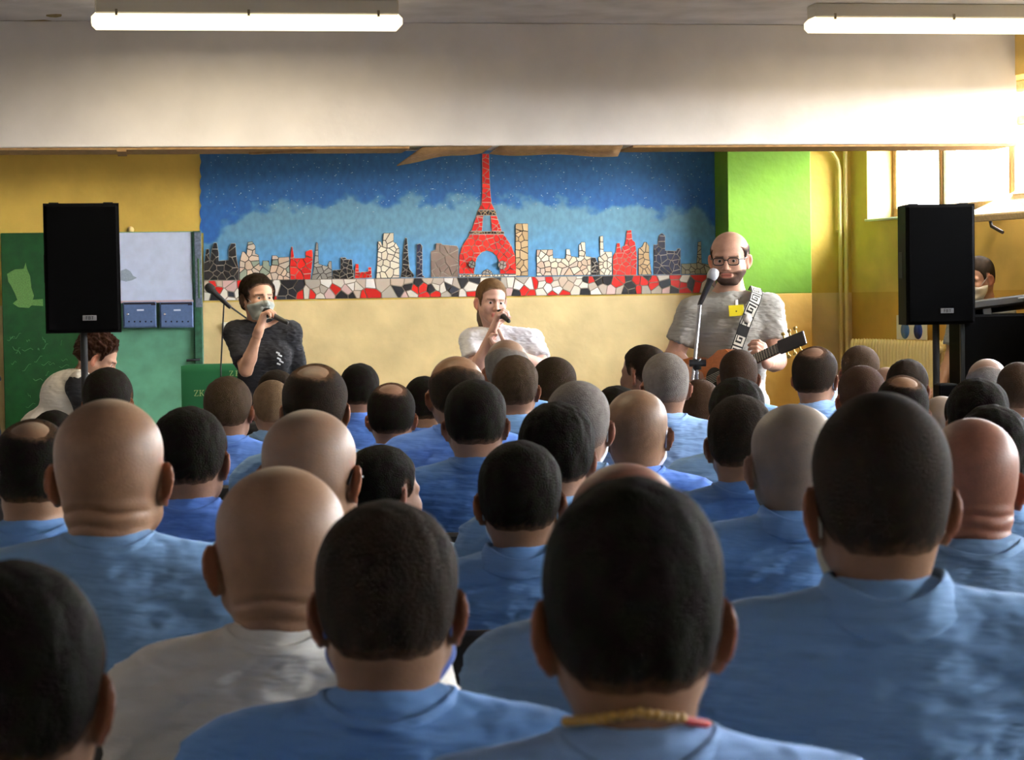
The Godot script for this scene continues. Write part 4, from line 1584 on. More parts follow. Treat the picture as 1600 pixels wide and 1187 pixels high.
func build_mural() -> void:
	var mural := wall_thing("mosaic_mural", "broken-tile mosaic skyline with a red lattice tower under a painted starry sky", "mural")
	# the painted sky: a thin coat with a scalloped edge, its print computed
	var x0 := 313.0
	var x1 := 1118.0
	var y0 := 230.0
	var y1 := 472.0
	var img := Image.create(1024, 308, false, Image.FORMAT_RGB8)
	var cn := FastNoiseLite.new()
	cn.seed = 21
	cn.frequency = .010
	cn.fractal_octaves = 4
	cn.fractal_gain = .45
	for j in 308:
		for i in 1024:
			var x := lerpf(x0, x1, i / 1023.0)
			var y := lerpf(y0, y1, j / 307.0)
			var edge := 318.0 - 10.0 * sin((x - 420.0) / 150.0) + 45.0 * pow(clampf((400.0 - x) / 80.0, 0, 1), 1.5) + 30.0 * pow(clampf((x - 1085.0) / 35.0, 0, 1), 2.0)
			var nz := cn.get_noise_2d(x * 2.2, y * 3.0)
			var f := smoothstep(-8.0, 12.0, y - edge + nz * 22.0)
			var dark := Color(.17, .37, .55).lerp(Color(.14, .37, .64), clampf((y - 250.0) / 90.0, 0, 1))
			var haze := Color(.38, .55, .63).lerp(Color(.35, .60, .80), smoothstep(335.0, 415.0, y + nz * 12.0))
			var c := dark.lerp(haze, f)
			var k := 1.0 + .10 * cn.get_noise_2d(x * 9.0, y * 6.0 + 400.0)
			img.set_pixel(i, j, Color(c.r * k, c.g * k, c.b * k))
	for s in 420:
		var x := rng.randi_range(6, 1016)
		var y := rng.randi_range(8, 125)
		var b := rng.randf_range(.6, 1.0)
		img.set_pixel(x, y, Color(b, b, b))
		if rng.randf() < .6:
			img.set_pixel(x + 1, y, Color(b * .9, b * .9, b * .9))
	var paint := StandardMaterial3D.new()
	paint.resource_name = "mural_paint"
	paint.albedo_texture = ImageTexture.create_from_image(img)
	paint.roughness = .7
	var poly := PackedVector2Array()
	for p in [[1118, 457], [1118, 230]]:
		var q := uv(p[0], p[1])
		poly.append(Vector2(q.x, q.y))
	for i in 45:
		var y := lerpf(230, 364, i / 44.0)
		var q := uv(314.5 - 2.5 * absf(sin(i * .42)), y)
		poly.append(Vector2(q.x, q.y))
	for p in [[318, 364], [318, 469.5]]:
		var q := uv(p[0], p[1])
		poly.append(Vector2(q.x, q.y))
	if Geometry2D.is_polygon_clockwise(poly):
		poly.reverse()
	var st := new_st()
	st.set_smooth_group(-1)
	var ix := Geometry2D.triangulate_polygon(poly)
	var A := uv(x0, y0)
	var Z := uv(x1, y1)
	var up_l := uv(x0, y0).y
	for i in range(0, ix.size(), 3):
		var q := [poly[ix[i]], poly[ix[i + 1]], poly[ix[i + 2]]]
		if (q[1] - q[0]).cross(q[2] - q[0]) > 0.0:
			q.reverse()
		for p in q:
			st.set_uv(Vector2((p.x - A.x) / (Z.x - A.x), (up_l - p.y) / (up_l - Z.y)))
			st.add_vertex(Vector3(p.x, p.y, .004))
	obj("painted_sky", st, paint, mural).set_meta("label", "dark blue starry sky with pale painted cloud bank")
	var black := [srgb(28, 26, 26), srgb(38, 34, 34), srgb(22, 24, 28)]
	var navy := [srgb(34, 38, 66), srgb(28, 32, 56), srgb(44, 46, 72)]
	var red := [srgb(214, 34, 24), srgb(200, 28, 22), srgb(224, 48, 34)]
	var cream := [srgb(226, 212, 184), srgb(216, 202, 176), srgb(232, 222, 198)]
	var peach := [srgb(214, 182, 154), srgb(222, 194, 168), srgb(204, 176, 150), srgb(206, 186, 166)]
	var grey := [srgb(158, 150, 138), srgb(146, 140, 130), srgb(170, 162, 150)]
	var brown := [srgb(140, 118, 104), srgb(150, 128, 112), srgb(132, 112, 100)]
	var tan := [srgb(196, 164, 118), srgb(206, 176, 132), srgb(188, 158, 116)]
	var pale := srgb(196, 184, 164)
	var dim := srgb(74, 66, 60)
	for e in [
		[[[318.5, 438], [318.5, 412], [322, 389], [327, 389], [328, 410], [330, 393], [334, 379], [339, 379], [342, 395], [342, 407], [357, 406], [357, 390], [361, 380], [368, 380], [370, 405], [373, 420], [373, 438]], 22, black, pale],
		[[[373.5, 438], [374, 410], [378, 393], [383, 393], [385, 397], [387, 378], [394, 377], [399, 384], [399, 396], [404, 398], [406, 415], [410, 414], [410, 407], [420, 407], [421, 415], [424, 415], [425, 399], [432, 399], [435, 402], [452, 401], [453, 437]], 30, peach + [srgb(150, 158, 138)], dim],
		[[[453.5, 437], [452.5, 418], [455, 385], [457, 385], [460, 403], [477, 403], [477, 393], [484, 390], [488, 390], [489, 403], [487, 420], [485, 437]], 12, red, pale],
		[[[486, 437], [490, 418], [492, 395], [494, 378], [497, 380], [498, 412], [511, 416], [514, 408], [518, 408], [519, 436]], 14, grey, dim],
		[[[519.5, 436], [519.5, 422], [532, 421], [532, 402], [540, 402], [542, 405], [550, 405], [551, 421], [553, 422], [553, 436]], 18, black, pale],
		[[[554, 435], [555, 412], [560, 412], [561, 425], [575, 424], [575, 417], [580, 417], [581, 434]], 10, red, pale],
		[[[587, 435], [588, 428], [590, 391], [590, 377], [595, 377], [597, 384], [599, 364], [615, 363.5], [615, 378], [619, 380], [624, 388], [624, 434]], 26, cream, dim],
		[[[626, 433.5], [628, 420], [630, 390], [633, 371], [636, 372], [638, 400], [640, 420], [647, 430], [646, 433.5]], 14, black, pale],
		[[[650, 433.5], [651, 382], [656, 380], [660, 384], [660, 430], [664, 432], [662, 433.5]], 10, navy, pale],
		[[[673, 433], [673, 393], [680, 390], [681, 380], [690, 380], [690, 382], [714, 384], [716, 388], [716, 433]], 16, brown, pale],
		[[[805, 431], [805, 351], [807, 349], [825, 349], [825, 431]], 18, tan, dim],
		[[[838, 431], [838, 390], [863.5, 389.5], [864, 403], [882, 404], [884, 400], [884, 389], [890, 389], [892, 400], [904, 402], [904, 383], [908, 378], [914, 378], [915, 400], [923, 401], [923, 430]], 40, peach + cream, dim],
		[[[923.5, 430], [923.5, 402], [930, 402], [935, 414], [936, 430]], 8, black, pale],
		[[[936.5, 430], [935, 414], [934, 402], [937, 400], [936.5, 369], [942, 368], [943, 393], [956, 393], [956, 430]], 16, cream, dim],
		[[[957, 430], [957, 400], [962, 393], [963, 380], [968, 379], [970, 393], [972, 385], [975, 384], [977, 376], [979, 360], [986, 359], [988, 375], [992, 378], [995, 402], [994, 430]], 28, red, pale],
		[[[997, 429.5], [997, 388], [1003, 385], [1006, 378], [1010, 378], [1014, 385], [1014, 400], [1018, 429]], 12, tan, dim],
		[[[1021, 429], [1021, 382], [1027, 382], [1029, 368], [1034, 364], [1039, 368], [1039, 391], [1056, 392], [1058, 388], [1063, 388], [1063, 429]], 26, navy, pale],
		[[[1064, 428.5], [1064, 412], [1088, 411], [1090, 378], [1095, 377], [1096, 411], [1106, 413], [1117, 416], [1117, 428]], 18, [srgb(158, 152, 126), srgb(166, 158, 134)], dim],
	]:
		mosaic("mosaic_building", mural, e[0], e[1], e[2], e[3])
	# the red tower in its sections
	mosaic("tower_mast", mural, [[753, 240], [764, 240], [765, 280], [766, 300], [768, 318], [773, 328], [747, 328], [752, 318], [753, 300]], 16, red, pale, "red tiled mast of the tower")
	mosaic("tower_gallery", mural, [[746.5, 328.5], [773.5, 328.5], [776, 336.5], [744, 336.5]], 10, black, tan[0], "dark tiled gallery band")
	mosaic("tower_leg", mural, [[744, 337], [755, 337], [753, 361], [736, 361]], 6, red, pale)
	mosaic("tower_leg", mural, [[766, 337], [776, 337], [784, 361], [768, 361]], 6, red, pale)
	mosaic("tower_gallery", mural, [[733, 361.5], [787, 361.5], [788, 365.5], [732, 365.5]], 14, black, tan[0], "dark tiled gallery band")
	mosaic("tower_arch", mural, [[734, 366], [787, 366], [799, 384], [805, 400], [807, 428], [781, 428], [780, 412], [776, 401], [769, 394], [761, 391.5], [753, 394], [746, 401], [742, 412], [741, 428], [717, 428], [717, 400], [722, 384]], 46, red, pale, "red tiled arched foot of the tower")
	mosaic("mosaic_kerb", mural, [[717, 428.5], [807, 428.5], [807, 431.8], [717, 433]], 18, cream + tan, dim)
	mosaic("mosaic_dome", mural, [[752, 428], [755, 423], [761, 420], [767, 423], [770, 428]], 5, grey, dim)
	for c in [[737, 413, 6.0], [784, 414, 7.0]]:
		var ring := []
		for i in 14:
			ring.append([c[0] + cos(TAU * i / 14) * c[2], c[1] + sin(TAU * i / 14) * c[2]])
		var tree := mosaic("mosaic_tree", mural, ring, 5, grey, dim)
		tree.position.z = .012
	# the band of large broken tiles below
	var band := [[318.5, 438.2], [1117.5, 428.6], [1117.5, 457.5], [318.5, 470]]
	var mix := [srgb(214, 34, 24), srgb(206, 30, 22), srgb(214, 34, 24), srgb(30, 28, 30), srgb(46, 50, 60), srgb(34, 34, 38), srgb(232, 224, 208), srgb(220, 210, 192), srgb(236, 230, 220), srgb(222, 184, 176), srgb(214, 178, 170), srgb(206, 184, 160), srgb(196, 180, 160), srgb(184, 174, 158)]
	mosaic("mosaic_band", mural, band, 150, mix, srgb(150, 138, 120), "band of red, black, white and pink broken tiles", .003)

func speaker(label: String, where: Vector3, turn: float, tall: float) -> void:
	var b := Basis(Vector3.UP, turn)
	var o := thing("loudspeaker", label, "loudspeaker", where, b)
	var w := tall * .575
	var d := tall * .50
	var shell_m := mat("speaker_black", srgb(12, 11, 12), .7, 0, noise_tex(.2, .8, 1.0, 51), null, 8.0)
	var st := new_st()
	var poly := PackedVector2Array([Vector2(-w / 2, 0), Vector2(w / 2, 0), Vector2(w / 2, -d * .72), Vector2(w * .30, -d), Vector2(-w * .30, -d), Vector2(-w / 2, -d * .72)])
	var poly2 := PackedVector2Array()
	for p in poly:
		poly2.append(Vector2(p.x, -p.y))
	if Geometry2D.is_polygon_clockwise(poly2):
		poly2.reverse()
	prism(st, poly2, 0, tall, Vector3.ZERO, Basis(Vector3.RIGHT, Vector3(0, 0, -1), Vector3.UP))
	obj("cabinet", st, shell_m, o)
	st = new_st()
	box(st, Vector3(0, tall / 2, .012), Vector3(w * .96, tall * .975, .024), Basis(), .010)
	shell_m.metallic_specular = .2
	var gr := obj("grille", st, mat("speaker_grille", srgb(7, 7, 8), .9, 0, null, noise_tex(.45, 0, 1, 52, true, 10.0), 30.0, .8), o)
	mats["speaker_grille"].metallic_specular = .12
	st = new_st()
	box(st, Vector3(w * .08, tall * .115, .026), Vector3(.068, .026, .004), Basis(), .001)
	var plate := obj("badge", st, mat("badge_grey", srgb(120, 120, 122), .4, .5), gr)
	var tm := TextMesh.new()
	tm.text = "FBT"
	tm.font_size = 16
	tm.pixel_size = .0014
	tm.depth = .002
	var fnt := SystemFont.new()
	fnt.font_names = PackedStringArray(["Droid Sans"])
	fnt.font_weight = 700
	tm.font = fnt
	var tx := obj("lettering", tm, mat("letter_dark", srgb(24, 24, 26), .5), plate)
	tx.position = Vector3(w * .08, tall * .115, .0285)
	for s in [-1.0, 1.0]:
		st = new_st()
		box(st, Vector3(s * w * .497, tall * .5, -d * .45), Vector3(.008, tall * .22, d * .34), Basis(), .003)
		obj("handle", st, mat("speaker_recess", srgb(8, 8, 9), .8), o)
	st = new_st()
	for e in [Vector3(-w * .36, tall + .002, -.06), Vector3(w * .36, tall + .002, -.06)]:
		box(st, e, Vector3(.05, .008, .05), Basis(), .003)
	obj("corner_cap", st, shell_m, o)
	# its stand
	var sd := thing("speaker_stand", "black tripod pole stand carrying " + label.substr(0, label.find(" on ")), "stand", Vector3(where.x, 0, where.z) + b * Vector3(0, 0, -d * .42))
	st = new_st()
	tube(st, [Vector3(0, .35, 0), Vector3(0, where.y, 0)], .0185, 10)
	obj("pole", st, mat("stand_black", srgb(14, 14, 15), .7), sd)
	st = new_st()
	tube(st, [Vector3(0, .55, 0), Vector3(0, .85, 0)], .026, 10)
	obj("sleeve", st, mat("stand_black", srgb(14, 14, 15), .7), sd)
	for i in 3:
		var a := TAU * i / 3.0 + PI / 3.0
		st = new_st()
		tube(st, [Vector3(0, .75, 0), Vector3(cos(a) * .25, .015, sin(a) * .25)], .013, 8)
		obj("leg", st, mat("stand_black", srgb(14, 14, 15), .7), sd)

func build_stage() -> void:
	var st: SurfaceTool
	var sl := at(131, 520, 10.85)
	speaker("tall black loudspeaker on a pole before the green door", sl, .20, .645)
	var sr := at(1470, 507, 11.5)
	speaker("black loudspeaker on a pole under the windows", sr, .0, .635)
	# green draped lectern
	var l0 := at(283, 573, 11.9)
	var lw := .36
	var lec := thing("lectern", "lectern draped in green cloth with pale lettering", "lectern", Vector3(l0.x, 0, l0.z), Basis(Vector3.UP, .0))
	st = new_st()
	box(st, Vector3(lw / 2, l0.y / 2 - .01, -.20), Vector3(lw - .02, l0.y - .02, .38), Basis(), .006)
	obj("stand", st, mat("lectern_wood", srgb(84, 104, 56), .6), lec)
	st = new_st()
	st.set_smooth_group(1)
	var nx := 28
	var ny := 22
	var grid := []
	for j in ny + 1:
		var row := []
		for i in nx + 1:
			var t := float(i) / nx
			var v := float(j) / ny
			var fold := .010 * sin(t * 17.0 + v * 3.0) * v + .012 * sin((t - v * .35) * 11.0) * v * (1.0 - v * .3)
			row.append(Vector3(t * lw, l0.y + .004 - v * .75, .008 + fold + .012 * v))
		grid.append(row)
	for j in ny:
		for i in nx:
			quad(st, grid[j][i], grid[j][i + 1], grid[j + 1][i + 1], grid[j + 1][i], grid[j][i] - Vector3(0, 0, 1))
	for i in nx:
		quad(st, grid[0][i], grid[0][i + 1], grid[0][i + 1] - Vector3(0, 0, .40), grid[0][i] - Vector3(0, 0, .40), grid[0][i] - Vector3(0, 1, 0))
	var cloth := obj("cloth", st, mat("cloth_green", srgb(22, 108, 62), .85, 0, noise_tex(.25, .85, 1.0, 55), null, 9.0), lec)
	for e in [["ZK Ž", .070, .135, 20], ["Z B", .265, .030, 18]]:
		var tm := TextMesh.new()
		tm.text = e[0]
		tm.font_size = e[3]
		tm.pixel_size = .0022
		tm.depth = .002
		var fnt := SystemFont.new()
		fnt.font_names = PackedStringArray(["Droid Serif"])
		tm.font = fnt
		tm.horizontal_alignment = HORIZONTAL_ALIGNMENT_LEFT
		var tx := obj("lettering", tm, mat("thread_gold", srgb(150, 172, 110), .7), cloth)
		tx.position = Vector3(e[1], l0.y - e[2] - .01, .024)
	# microphone on a boom at the side, its cable hanging down
	var steel := mat("stand_chrome", srgb(196, 198, 204), .25, .85)
	var black := mat("stand_black", srgb(14, 14, 15), .7)
	var m1 := at(334, 456, 11.75)
	var tail := at(350, 471, 11.75)
	microphone(m1, m1 - tail, "black microphone on a boom stand over the green lectern")
	var j1 := at(440, 532, 12.45)
	var ms := thing("microphone_stand", "thin black boom stand behind the singer in black", "stand", Vector3(j1.x, 0, j1.z))
	mic_stand(ms, [local(Basis(), ms.position, tail + (tail - m1).normalized() * .02), Vector3(.02, j1.y - .03, 0), Vector3(0, j1.y, 0)], Vector3.ZERO, black, .005)
	var cb := thing("microphone_cable", "black cable hanging straight down from the boom microphone", "cable", Vector3(tail.x, 0, tail.z))
	st = new_st()
	var ctop := local(Basis(), cb.position, tail)
	var low := at(345, 575, 11.75)
	tube(st, [ctop + Vector3(-.012, .012, 0), ctop + Vector3(.0, -.01, .004), ctop + Vector3(-.003, -.06, .004), Vector3(low.x - tail.x, low.y, .0), Vector3(low.x - tail.x, .02, .02), Vector3(.2, .006, .1)], .0045, 6)
	obj("lead", st, black, cb)
	# the guitarist's microphone and stand
	var g1 := at(1110, 438, 9.9)
	var g2 := at(1102, 456, 9.9)
	microphone(g1, g1 - g2, "silver-headed vocal microphone before the bearded guitarist")
	var low2 := at(1083, 594, 9.78)
	var clutch := at(1089, 567, 9.8)
	var gs := thing("microphone_stand", "chrome microphone stand before the bearded guitarist", "stand", Vector3(clutch.x, 0, clutch.z))
	mic_stand(gs, [local(Basis(), gs.position, g2 + (g2 - g1).normalized() * .06), local(Basis(), gs.position, low2), local(Basis(), gs.position, clutch)], Vector3.ZERO, steel)
	# keyboard on a black case
	var kc := thing("equipment_case", "tall black equipment case under the keyboard", "case", at(1549, 600, 11.78) * Vector3(1, 0, 1))
	var ctopy: float = at(1540, 491, 11.6).y
	st = new_st()
	box(st, Vector3(.02, ctopy / 2, 0), Vector3(.43, ctopy, .34), Basis(), .012)
	obj("body", st, mat("case_black", srgb(10, 10, 11), .85, 0, noise_tex(.2, .8, 1.0, 57), null, 6.0), kc)
	mats["case_black"].metallic_specular = .15
	for s in [-1.0, 1.0]:
		st = new_st()
		box(st, Vector3(.02 + s * .21, ctopy / 2, .165), Vector3(.024, ctopy * .98, .024), Basis(), .004)
		obj("edge_rail", st, mat("case_rail", srgb(40, 44, 46), .4, .4), kc)
	for y in [ctopy * .33, ctopy * .66]:
		st = new_st()
		box(st, Vector3(.02, y, .173), Vector3(.36, .01, .006), Basis(), .002)
		obj("seam", st, mat("case_rail", srgb(40, 44, 46), .4, .4), kc)
	var kb := thing("keyboard", "slim black electric keyboard lying on the black case", "keyboard", Vector3(kc.position.x + .14, ctopy + .004, kc.position.z + .02), Basis(Vector3.UP, .10) * Basis(Vector3.BACK, .10) * Basis(Vector3.RIGHT, -.16))
	st = new_st()
	box(st, Vector3(0, .055, 0), Vector3(.62, .050, .26), Basis(), .010)
	obj("body", st, mat("keyboard_black", srgb(18, 18, 20), .4), kb)
	st = new_st()
	box(st, Vector3(-.20, .012, .02), Vector3(.05, .05, .18), Basis(), .004)
	box(st, Vector3(.10, .002, .02), Vector3(.05, .05, .18), Basis(), .004)
	obj("foot", st, mat("keyboard_black", srgb(18, 18, 20), .4), kb)
	st = new_st()
	box(st, Vector3(-.285, .056, .131), Vector3(.030, .028, .004), Basis(), .002)
	obj("red_panel", st, mat("panel_red", srgb(170, 24, 20), .4), kb)
	st = new_st()
	box(st, Vector3(.02, .062, .131), Vector3(.10, .008, .003), Basis(), .001)
	obj("trim_strip", st, mat("strip_silver", srgb(150, 156, 164), .3, .6), kb)
	for i in 22:
		st = new_st()
		box(st, Vector3(-.25 + i * .0235, .083, -.06), Vector3(.0215, .010, .13), Basis(), .002)
		obj("white_key", st, mat("key_white", srgb(226, 224, 216), .35), kb)
		if i % 7 in [0, 1, 3, 4, 5]:
			st = new_st()
			box(st, Vector3(-.238 + i * .0235, .090, -.035), Vector3(.012, .010, .08), Basis(), .002)
			obj("black_key", st, mat("key_black", srgb(16, 16, 16), .35), kb)
	# small amplifier on the floor stand beside the case
	var ap := at(1478, 599, 11.2)
	var am := thing("stage_monitor", "small black box on a stand beside the radiator", "amplifier", Vector3(ap.x, 0, ap.z))
	st = new_st()
	box(st, Vector3(0, ap.y - .09, 0), Vector3(.10, .18, .16), Basis(), .008)
	obj("case", st, mat("case_black", srgb(16, 16, 18), .6), am)
	st = new_st()
	tube(st, [Vector3(0, .02, 0), Vector3(0, ap.y - .17, 0)], .02, 8)
	obj("post", st, black, am)
	st = new_st()
	box(st, Vector3(0, .012, 0), Vector3(.26, .024, .26), Basis(), .006)
	obj("base", st, black, am)

func guitar(o: Vector3, neck_dir: Vector3, face: Vector3, k: float) -> Node3D:
	var y := neck_dir.normalized()
	var z := (face - y * face.dot(y)).normalized()
	var b := Basis(y.cross(z), y, z)
	var g := thing("acoustic_guitar", "honey-brown acoustic guitar slung from a patterned strap", "guitar", o, b)
	var side := PackedVector2Array()
	var outline := [[0, -.25], [.08, -.245], [.145, -.20], [.170, -.13], [.160, -.06], [.125, -.005], [.110, .03], [.118, .08], [.132, .13], [.120, .18], [.075, .215], [.03, .222]]
	for e in outline:
		side.append(Vector2(e[0], e[1]) * k)
	for i in range(outline.size() - 1, 0, -1):
		side.append(Vector2(-outline[i][0], outline[i][1]) * k)
	if Geometry2D.is_polygon_clockwise(side):
		side.reverse()
	var st := new_st()
	prism(st, side, -.10 * k, -.006 * k, Vector3.ZERO)
	obj("body", st, mat("guitar_side", srgb(120, 58, 22), .3), g)
	st = new_st()
	prism(st, side, -.006 * k, 0, Vector3.ZERO)
	obj("top", st, mat("guitar_top", srgb(206, 112, 40), .28, 0, noise_tex(.04, .82, 1.0, 61), null, 7.0), g)
	st = new_st()
	lathe(st, [Vector2(.052, 0), Vector2(.052, .0012), Vector2(0, .0012)], Vector3(0, .06 * k, 0), Basis(Vector3.RIGHT, PI / 2), 24)
	obj("sound_hole", st, mat("guitar_hole", srgb(20, 12, 8), .8), g)
	st = new_st()
	box(st, Vector3(0, -.12 * k, .006), Vector3(.15, .028, .012) * k, Basis(), .003)
	obj("bridge", st, mat("guitar_dark", srgb(34, 22, 16), .45), g)
	st = new_st()
	box(st, Vector3(0, .36 * k, .002), Vector3(.050, .36, .022) * k, Basis(), .006)
	obj("neck", st, mat("guitar_neck", srgb(112, 62, 30), .4), g)
	st = new_st()
	box(st, Vector3(0, .335 * k, .016 * k), Vector3(.048, .41, .007) * k, Basis(), .001)
	var fb := obj("fretboard", st, mat("guitar_dark", srgb(34, 22, 16), .45), g)
	for i in 14:
		st = new_st()
		box(st, Vector3(0, (.54 - .40 * (1.0 - pow(.944, i + 1))) * k, .0205 * k), Vector3(.048, .0022, .0022) * k)
		obj("fret", st, mat("fret_steel", srgb(200, 190, 160), .3, .8), fb)
	st = new_st()
	box(st, Vector3(0, .615 * k, -.002 * k), Vector3(.072, .16, .016) * k, Basis(Vector3.RIGHT, -.15), .004)
	var hs := obj("headstock", st, mat("guitar_dark", srgb(34, 22, 16), .45), g)
	for s in [-1.0, 1.0]:
		for i in 3:
			st = new_st()
			var p := Vector3(s * .036, .575 + i * .042, 0) * k
			tube(st, [p, p + Vector3(s * .016 * k, 0, 0)], .004 * k, 6)
			lathe(st, [Vector2(0, -.007), Vector2(.008, -.006), Vector2(.009, 0), Vector2(.008, .006), Vector2(0, .007)], p + Vector3(s * .024 * k, 0, 0), Basis(Vector3.BACK, PI / 2), 10)
			obj("tuning_peg", st, mat("peg_brass", srgb(176, 144, 74), .3, .8), hs)
	for i in 6:
		st = new_st()
		var x := (i - 2.5) * .0085 * k
		tube(st, [Vector3(x, -.12 * k, .014 * k), Vector3(x * .85, .54 * k, .024 * k)], .0007, 4, false)
		obj("string", st, mat("string_steel", srgb(205, 200, 190), .3, .8), g)
	return g

func build_performers() -> void:
	# the singer in black
	var p1 := at(412, 600, 11.33)
	var o := thing("person", "masked dark-haired singer in a black T-shirt holding a microphone", "person", Vector3(p1.x, 0, p1.z), Basis(Vector3.UP, PI + .12))
	performer(o, {"pivot": Vector3(.02, 1.508, -.03), "size": Vector3(.93, .95, .95), "yaw": .42, "pitch": .04, "neck": .86, "sh_r": Vector3(.145, 1.335, .0), "sh_l": Vector3(-.145, 1.335, .0), "el_r": Vector3(.090, 1.150, -.160), "wr_r": Vector3(.020, 1.355, -.235), "el_l": Vector3(-.185, 1.085, .02), "wr_l": Vector3(-.17, .86, -.07), "hip": Vector3(0, .90, 0), "knee": Vector3(.09, .48, -.01), "ankle": Vector3(.10, .085, .02), "wide": .88, "bust": 1.0, "girth": .92, "arm": .86, "sleeve": .78, "skin": Color(.48, .27, .18), "hair_color": Color(.014, .009, .007), "shirt": Color(.010, .010, .013), "trousers": Color(.012, .012, .018), "mask": Color(.26, .29, .27), "styles": ["bob"],
		"hand_r": [Vector3(-.30, .85, .05), Vector3(-.75, -.1, -.2), 1.0, [.95, .95, .95, .95], .7], "hand_l": [Vector3(.05, -1, -.1), Vector3(1, 0, 0), -1.0, [.3, .3, .35, .35]]})
	var st := new_st()
	var tail := []
	for i in 6:
		tail.append(Vector3(.035 + .004 * i, 1.445 - .022 * i, .075 - .012 * absf(i - 2.0)))
	tube(st, tail, [.020, .026, .024, .019, .013, .005], 10)
	obj("hair_bun", st, mat("bun_dark", Color(.014, .009, .007).linear_to_srgb(), .6), o)
	# print on the shirt and pinned tag
	st = new_st()
	for e in [[-.075, 1.235, .010], [-.085, 1.222, .013], [-.080, 1.205, .012], [-.092, 1.190, .014], [-.078, 1.178, .010]]:
		box(st, Vector3(e[0], e[1], -.163), Vector3(.010 + e[2], .008, .004), Basis(Vector3.BACK, e[2] * 40.0), .001)
	obj("shirt_print", st, mat("print_white", srgb(226, 226, 230), .7), o)
	var b1: Transform3D = o.transform
	microphone(b1 * Vector3(-.045, 1.432, -.228), b1.basis * Vector3(.15, .08, .16), "black handheld microphone at the masked singer's mouth")
	# the singer in white
	var p2 := at(785, 600, 11.33)
	o = thing("person", "fair singer with a ponytail in a white T-shirt holding a microphone", "person", Vector3(p2.x, 0, p2.z), Basis(Vector3.UP, PI))
	performer(o, {"pivot": Vector3(.050, 1.468, -.03), "neck_off": Vector3(-.025, -.135, .04), "size": Vector3(.90, .98, .95), "yaw": .30, "pitch": -.02, "roll": .07, "neck": .92, "sh_r": Vector3(.160, 1.275, .0), "sh_l": Vector3(-.160, 1.268, .0), "el_r": Vector3(.135, 1.115, -.175), "wr_r": Vector3(.040, 1.335, -.200), "el_l": Vector3(-.215, 1.125, -.10), "wr_l": Vector3(-.035, 1.235, -.225), "hip": Vector3(0, .87, 0), "knee": Vector3(.09, .46, -.01), "ankle": Vector3(.10, .085, .02), "wide": 1.0, "bust": 1.0, "girth": 1.0, "arm": .98, "sleeve": .62, "skin": Color(.56, .33, .26), "hair_color": Color(.12, .070, .035), "shirt": Color(.66, .66, .70), "trousers": Color(.03, .04, .08), "styles": ["tied"],
		"hand_r": [Vector3(-.25, .9, -.05), Vector3(-.8, -.1, .1), 1.0, [.95, .95, .95, .95], .7], "hand_l": [Vector3(.9, .30, -.05), Vector3(-.2, .9, .2), -1.0, [1.0, 1.0, 1.0, 1.0], .8]})
	st = new_st()
	tail = []
	for i in 7:
		tail.append(Vector3(.088 + .020 * sin(i * .6), 1.465 - .026 * i, .075 - .012 * i))
	tube(st, tail, [.018, .024, .024, .022, .019, .014, .005], 10)
	obj("ponytail", st, mat("ponytail_brown", Color(.12, .070, .035).linear_to_srgb(), .55, 0, noise_tex(.2, .6, 1.0, 63), null, 12.0), o)
	microphone(o.transform * Vector3(-.005, 1.410, -.215), o.transform.basis * Vector3(.06, .05, .20), "black handheld microphone at the mouth of the singer in white")
	# the guitarist
	var p3 := at(1142, 600, 10.15)
	o = thing("person", "bearded bald guitarist with glasses in a grey T-shirt", "person", Vector3(p3.x, 0, p3.z), Basis(Vector3.UP, PI))
	var fig := performer(o, {"pivot": Vector3(.005, 1.652, -.05), "size": Vector3(1.04, 1.02, 1.0), "yaw": -.26, "pitch": -.08, "neck": 1.08, "sh_r": Vector3(.180, 1.415, .0), "sh_l": Vector3(-.185, 1.430, .0), "el_r": Vector3(.265, 1.205, .01), "wr_r": Vector3(.180, 1.120, -.195), "el_l": Vector3(-.200, 1.190, -.12), "wr_l": Vector3(-.130, 1.190, -.350), "hip": Vector3(0, .96, 0), "knee": Vector3(.10, .52, -.02), "ankle": Vector3(.11, .085, .02), "wide": 1.12, "girth": 1.25, "arm": 1.14, "sleeve": .66, "skin": Color(.52, .29, .20), "hair_color": Color(.020, .013, .010), "shirt": Color(.36, .34, .30), "trousers": Color(.03, .05, .11), "shaved": .12, "styles": ["horseshoe", "beard"],
		"hand_r": [Vector3(-.75, -.25, -.35), Vector3(0, -.3, 1), 1.0, [.35, .35, .4, .45], .4], "hand_l": [Vector3(.25, .55, -.5), Vector3(.6, -.2, .5), -1.0, [.8, .8, .8, .8], .5]})
	var put: Callable = fig.put
	# glasses
	st = new_st()
	for s in [-1.0, 1.0]:
		var ring := []
		for i in 15:
			var a := TAU * i / 14.0
			ring.append(put.call(Vector3(s * (.033 + .025 * signf(cos(a)) * pow(absf(cos(a)), .6)), .006 + .0165 * signf(sin(a)) * pow(absf(sin(a)), .6), -.101 + .004 * absf(cos(a)))))
		tube(st, ring, .0026, 6, false)
		tube(st, [put.call(Vector3(s * .058, .014, -.096)), put.call(Vector3(s * .074, .016, -.07)), put.call(Vector3(s * .081, .018, .0)), put.call(Vector3(s * .080, .006, .03))], .0024, 6)
	tube(st, [put.call(Vector3(-.009, .012, -.104)), put.call(Vector3(.009, .012, -.104))], .0026, 6)
	obj("glasses", st, mat("glasses_black", srgb(18, 18, 20), .35), o)
	# name tag and pin
	st = new_st()
	box(st, Vector3(-.012, 1.425, -.166), Vector3(.068, .050, .004), Basis(Vector3.BACK, -.05), .001)
	var bd := obj("name_tag", st, mat("tag_yellow", srgb(240, 218, 30), .5), o)
	st = new_st()
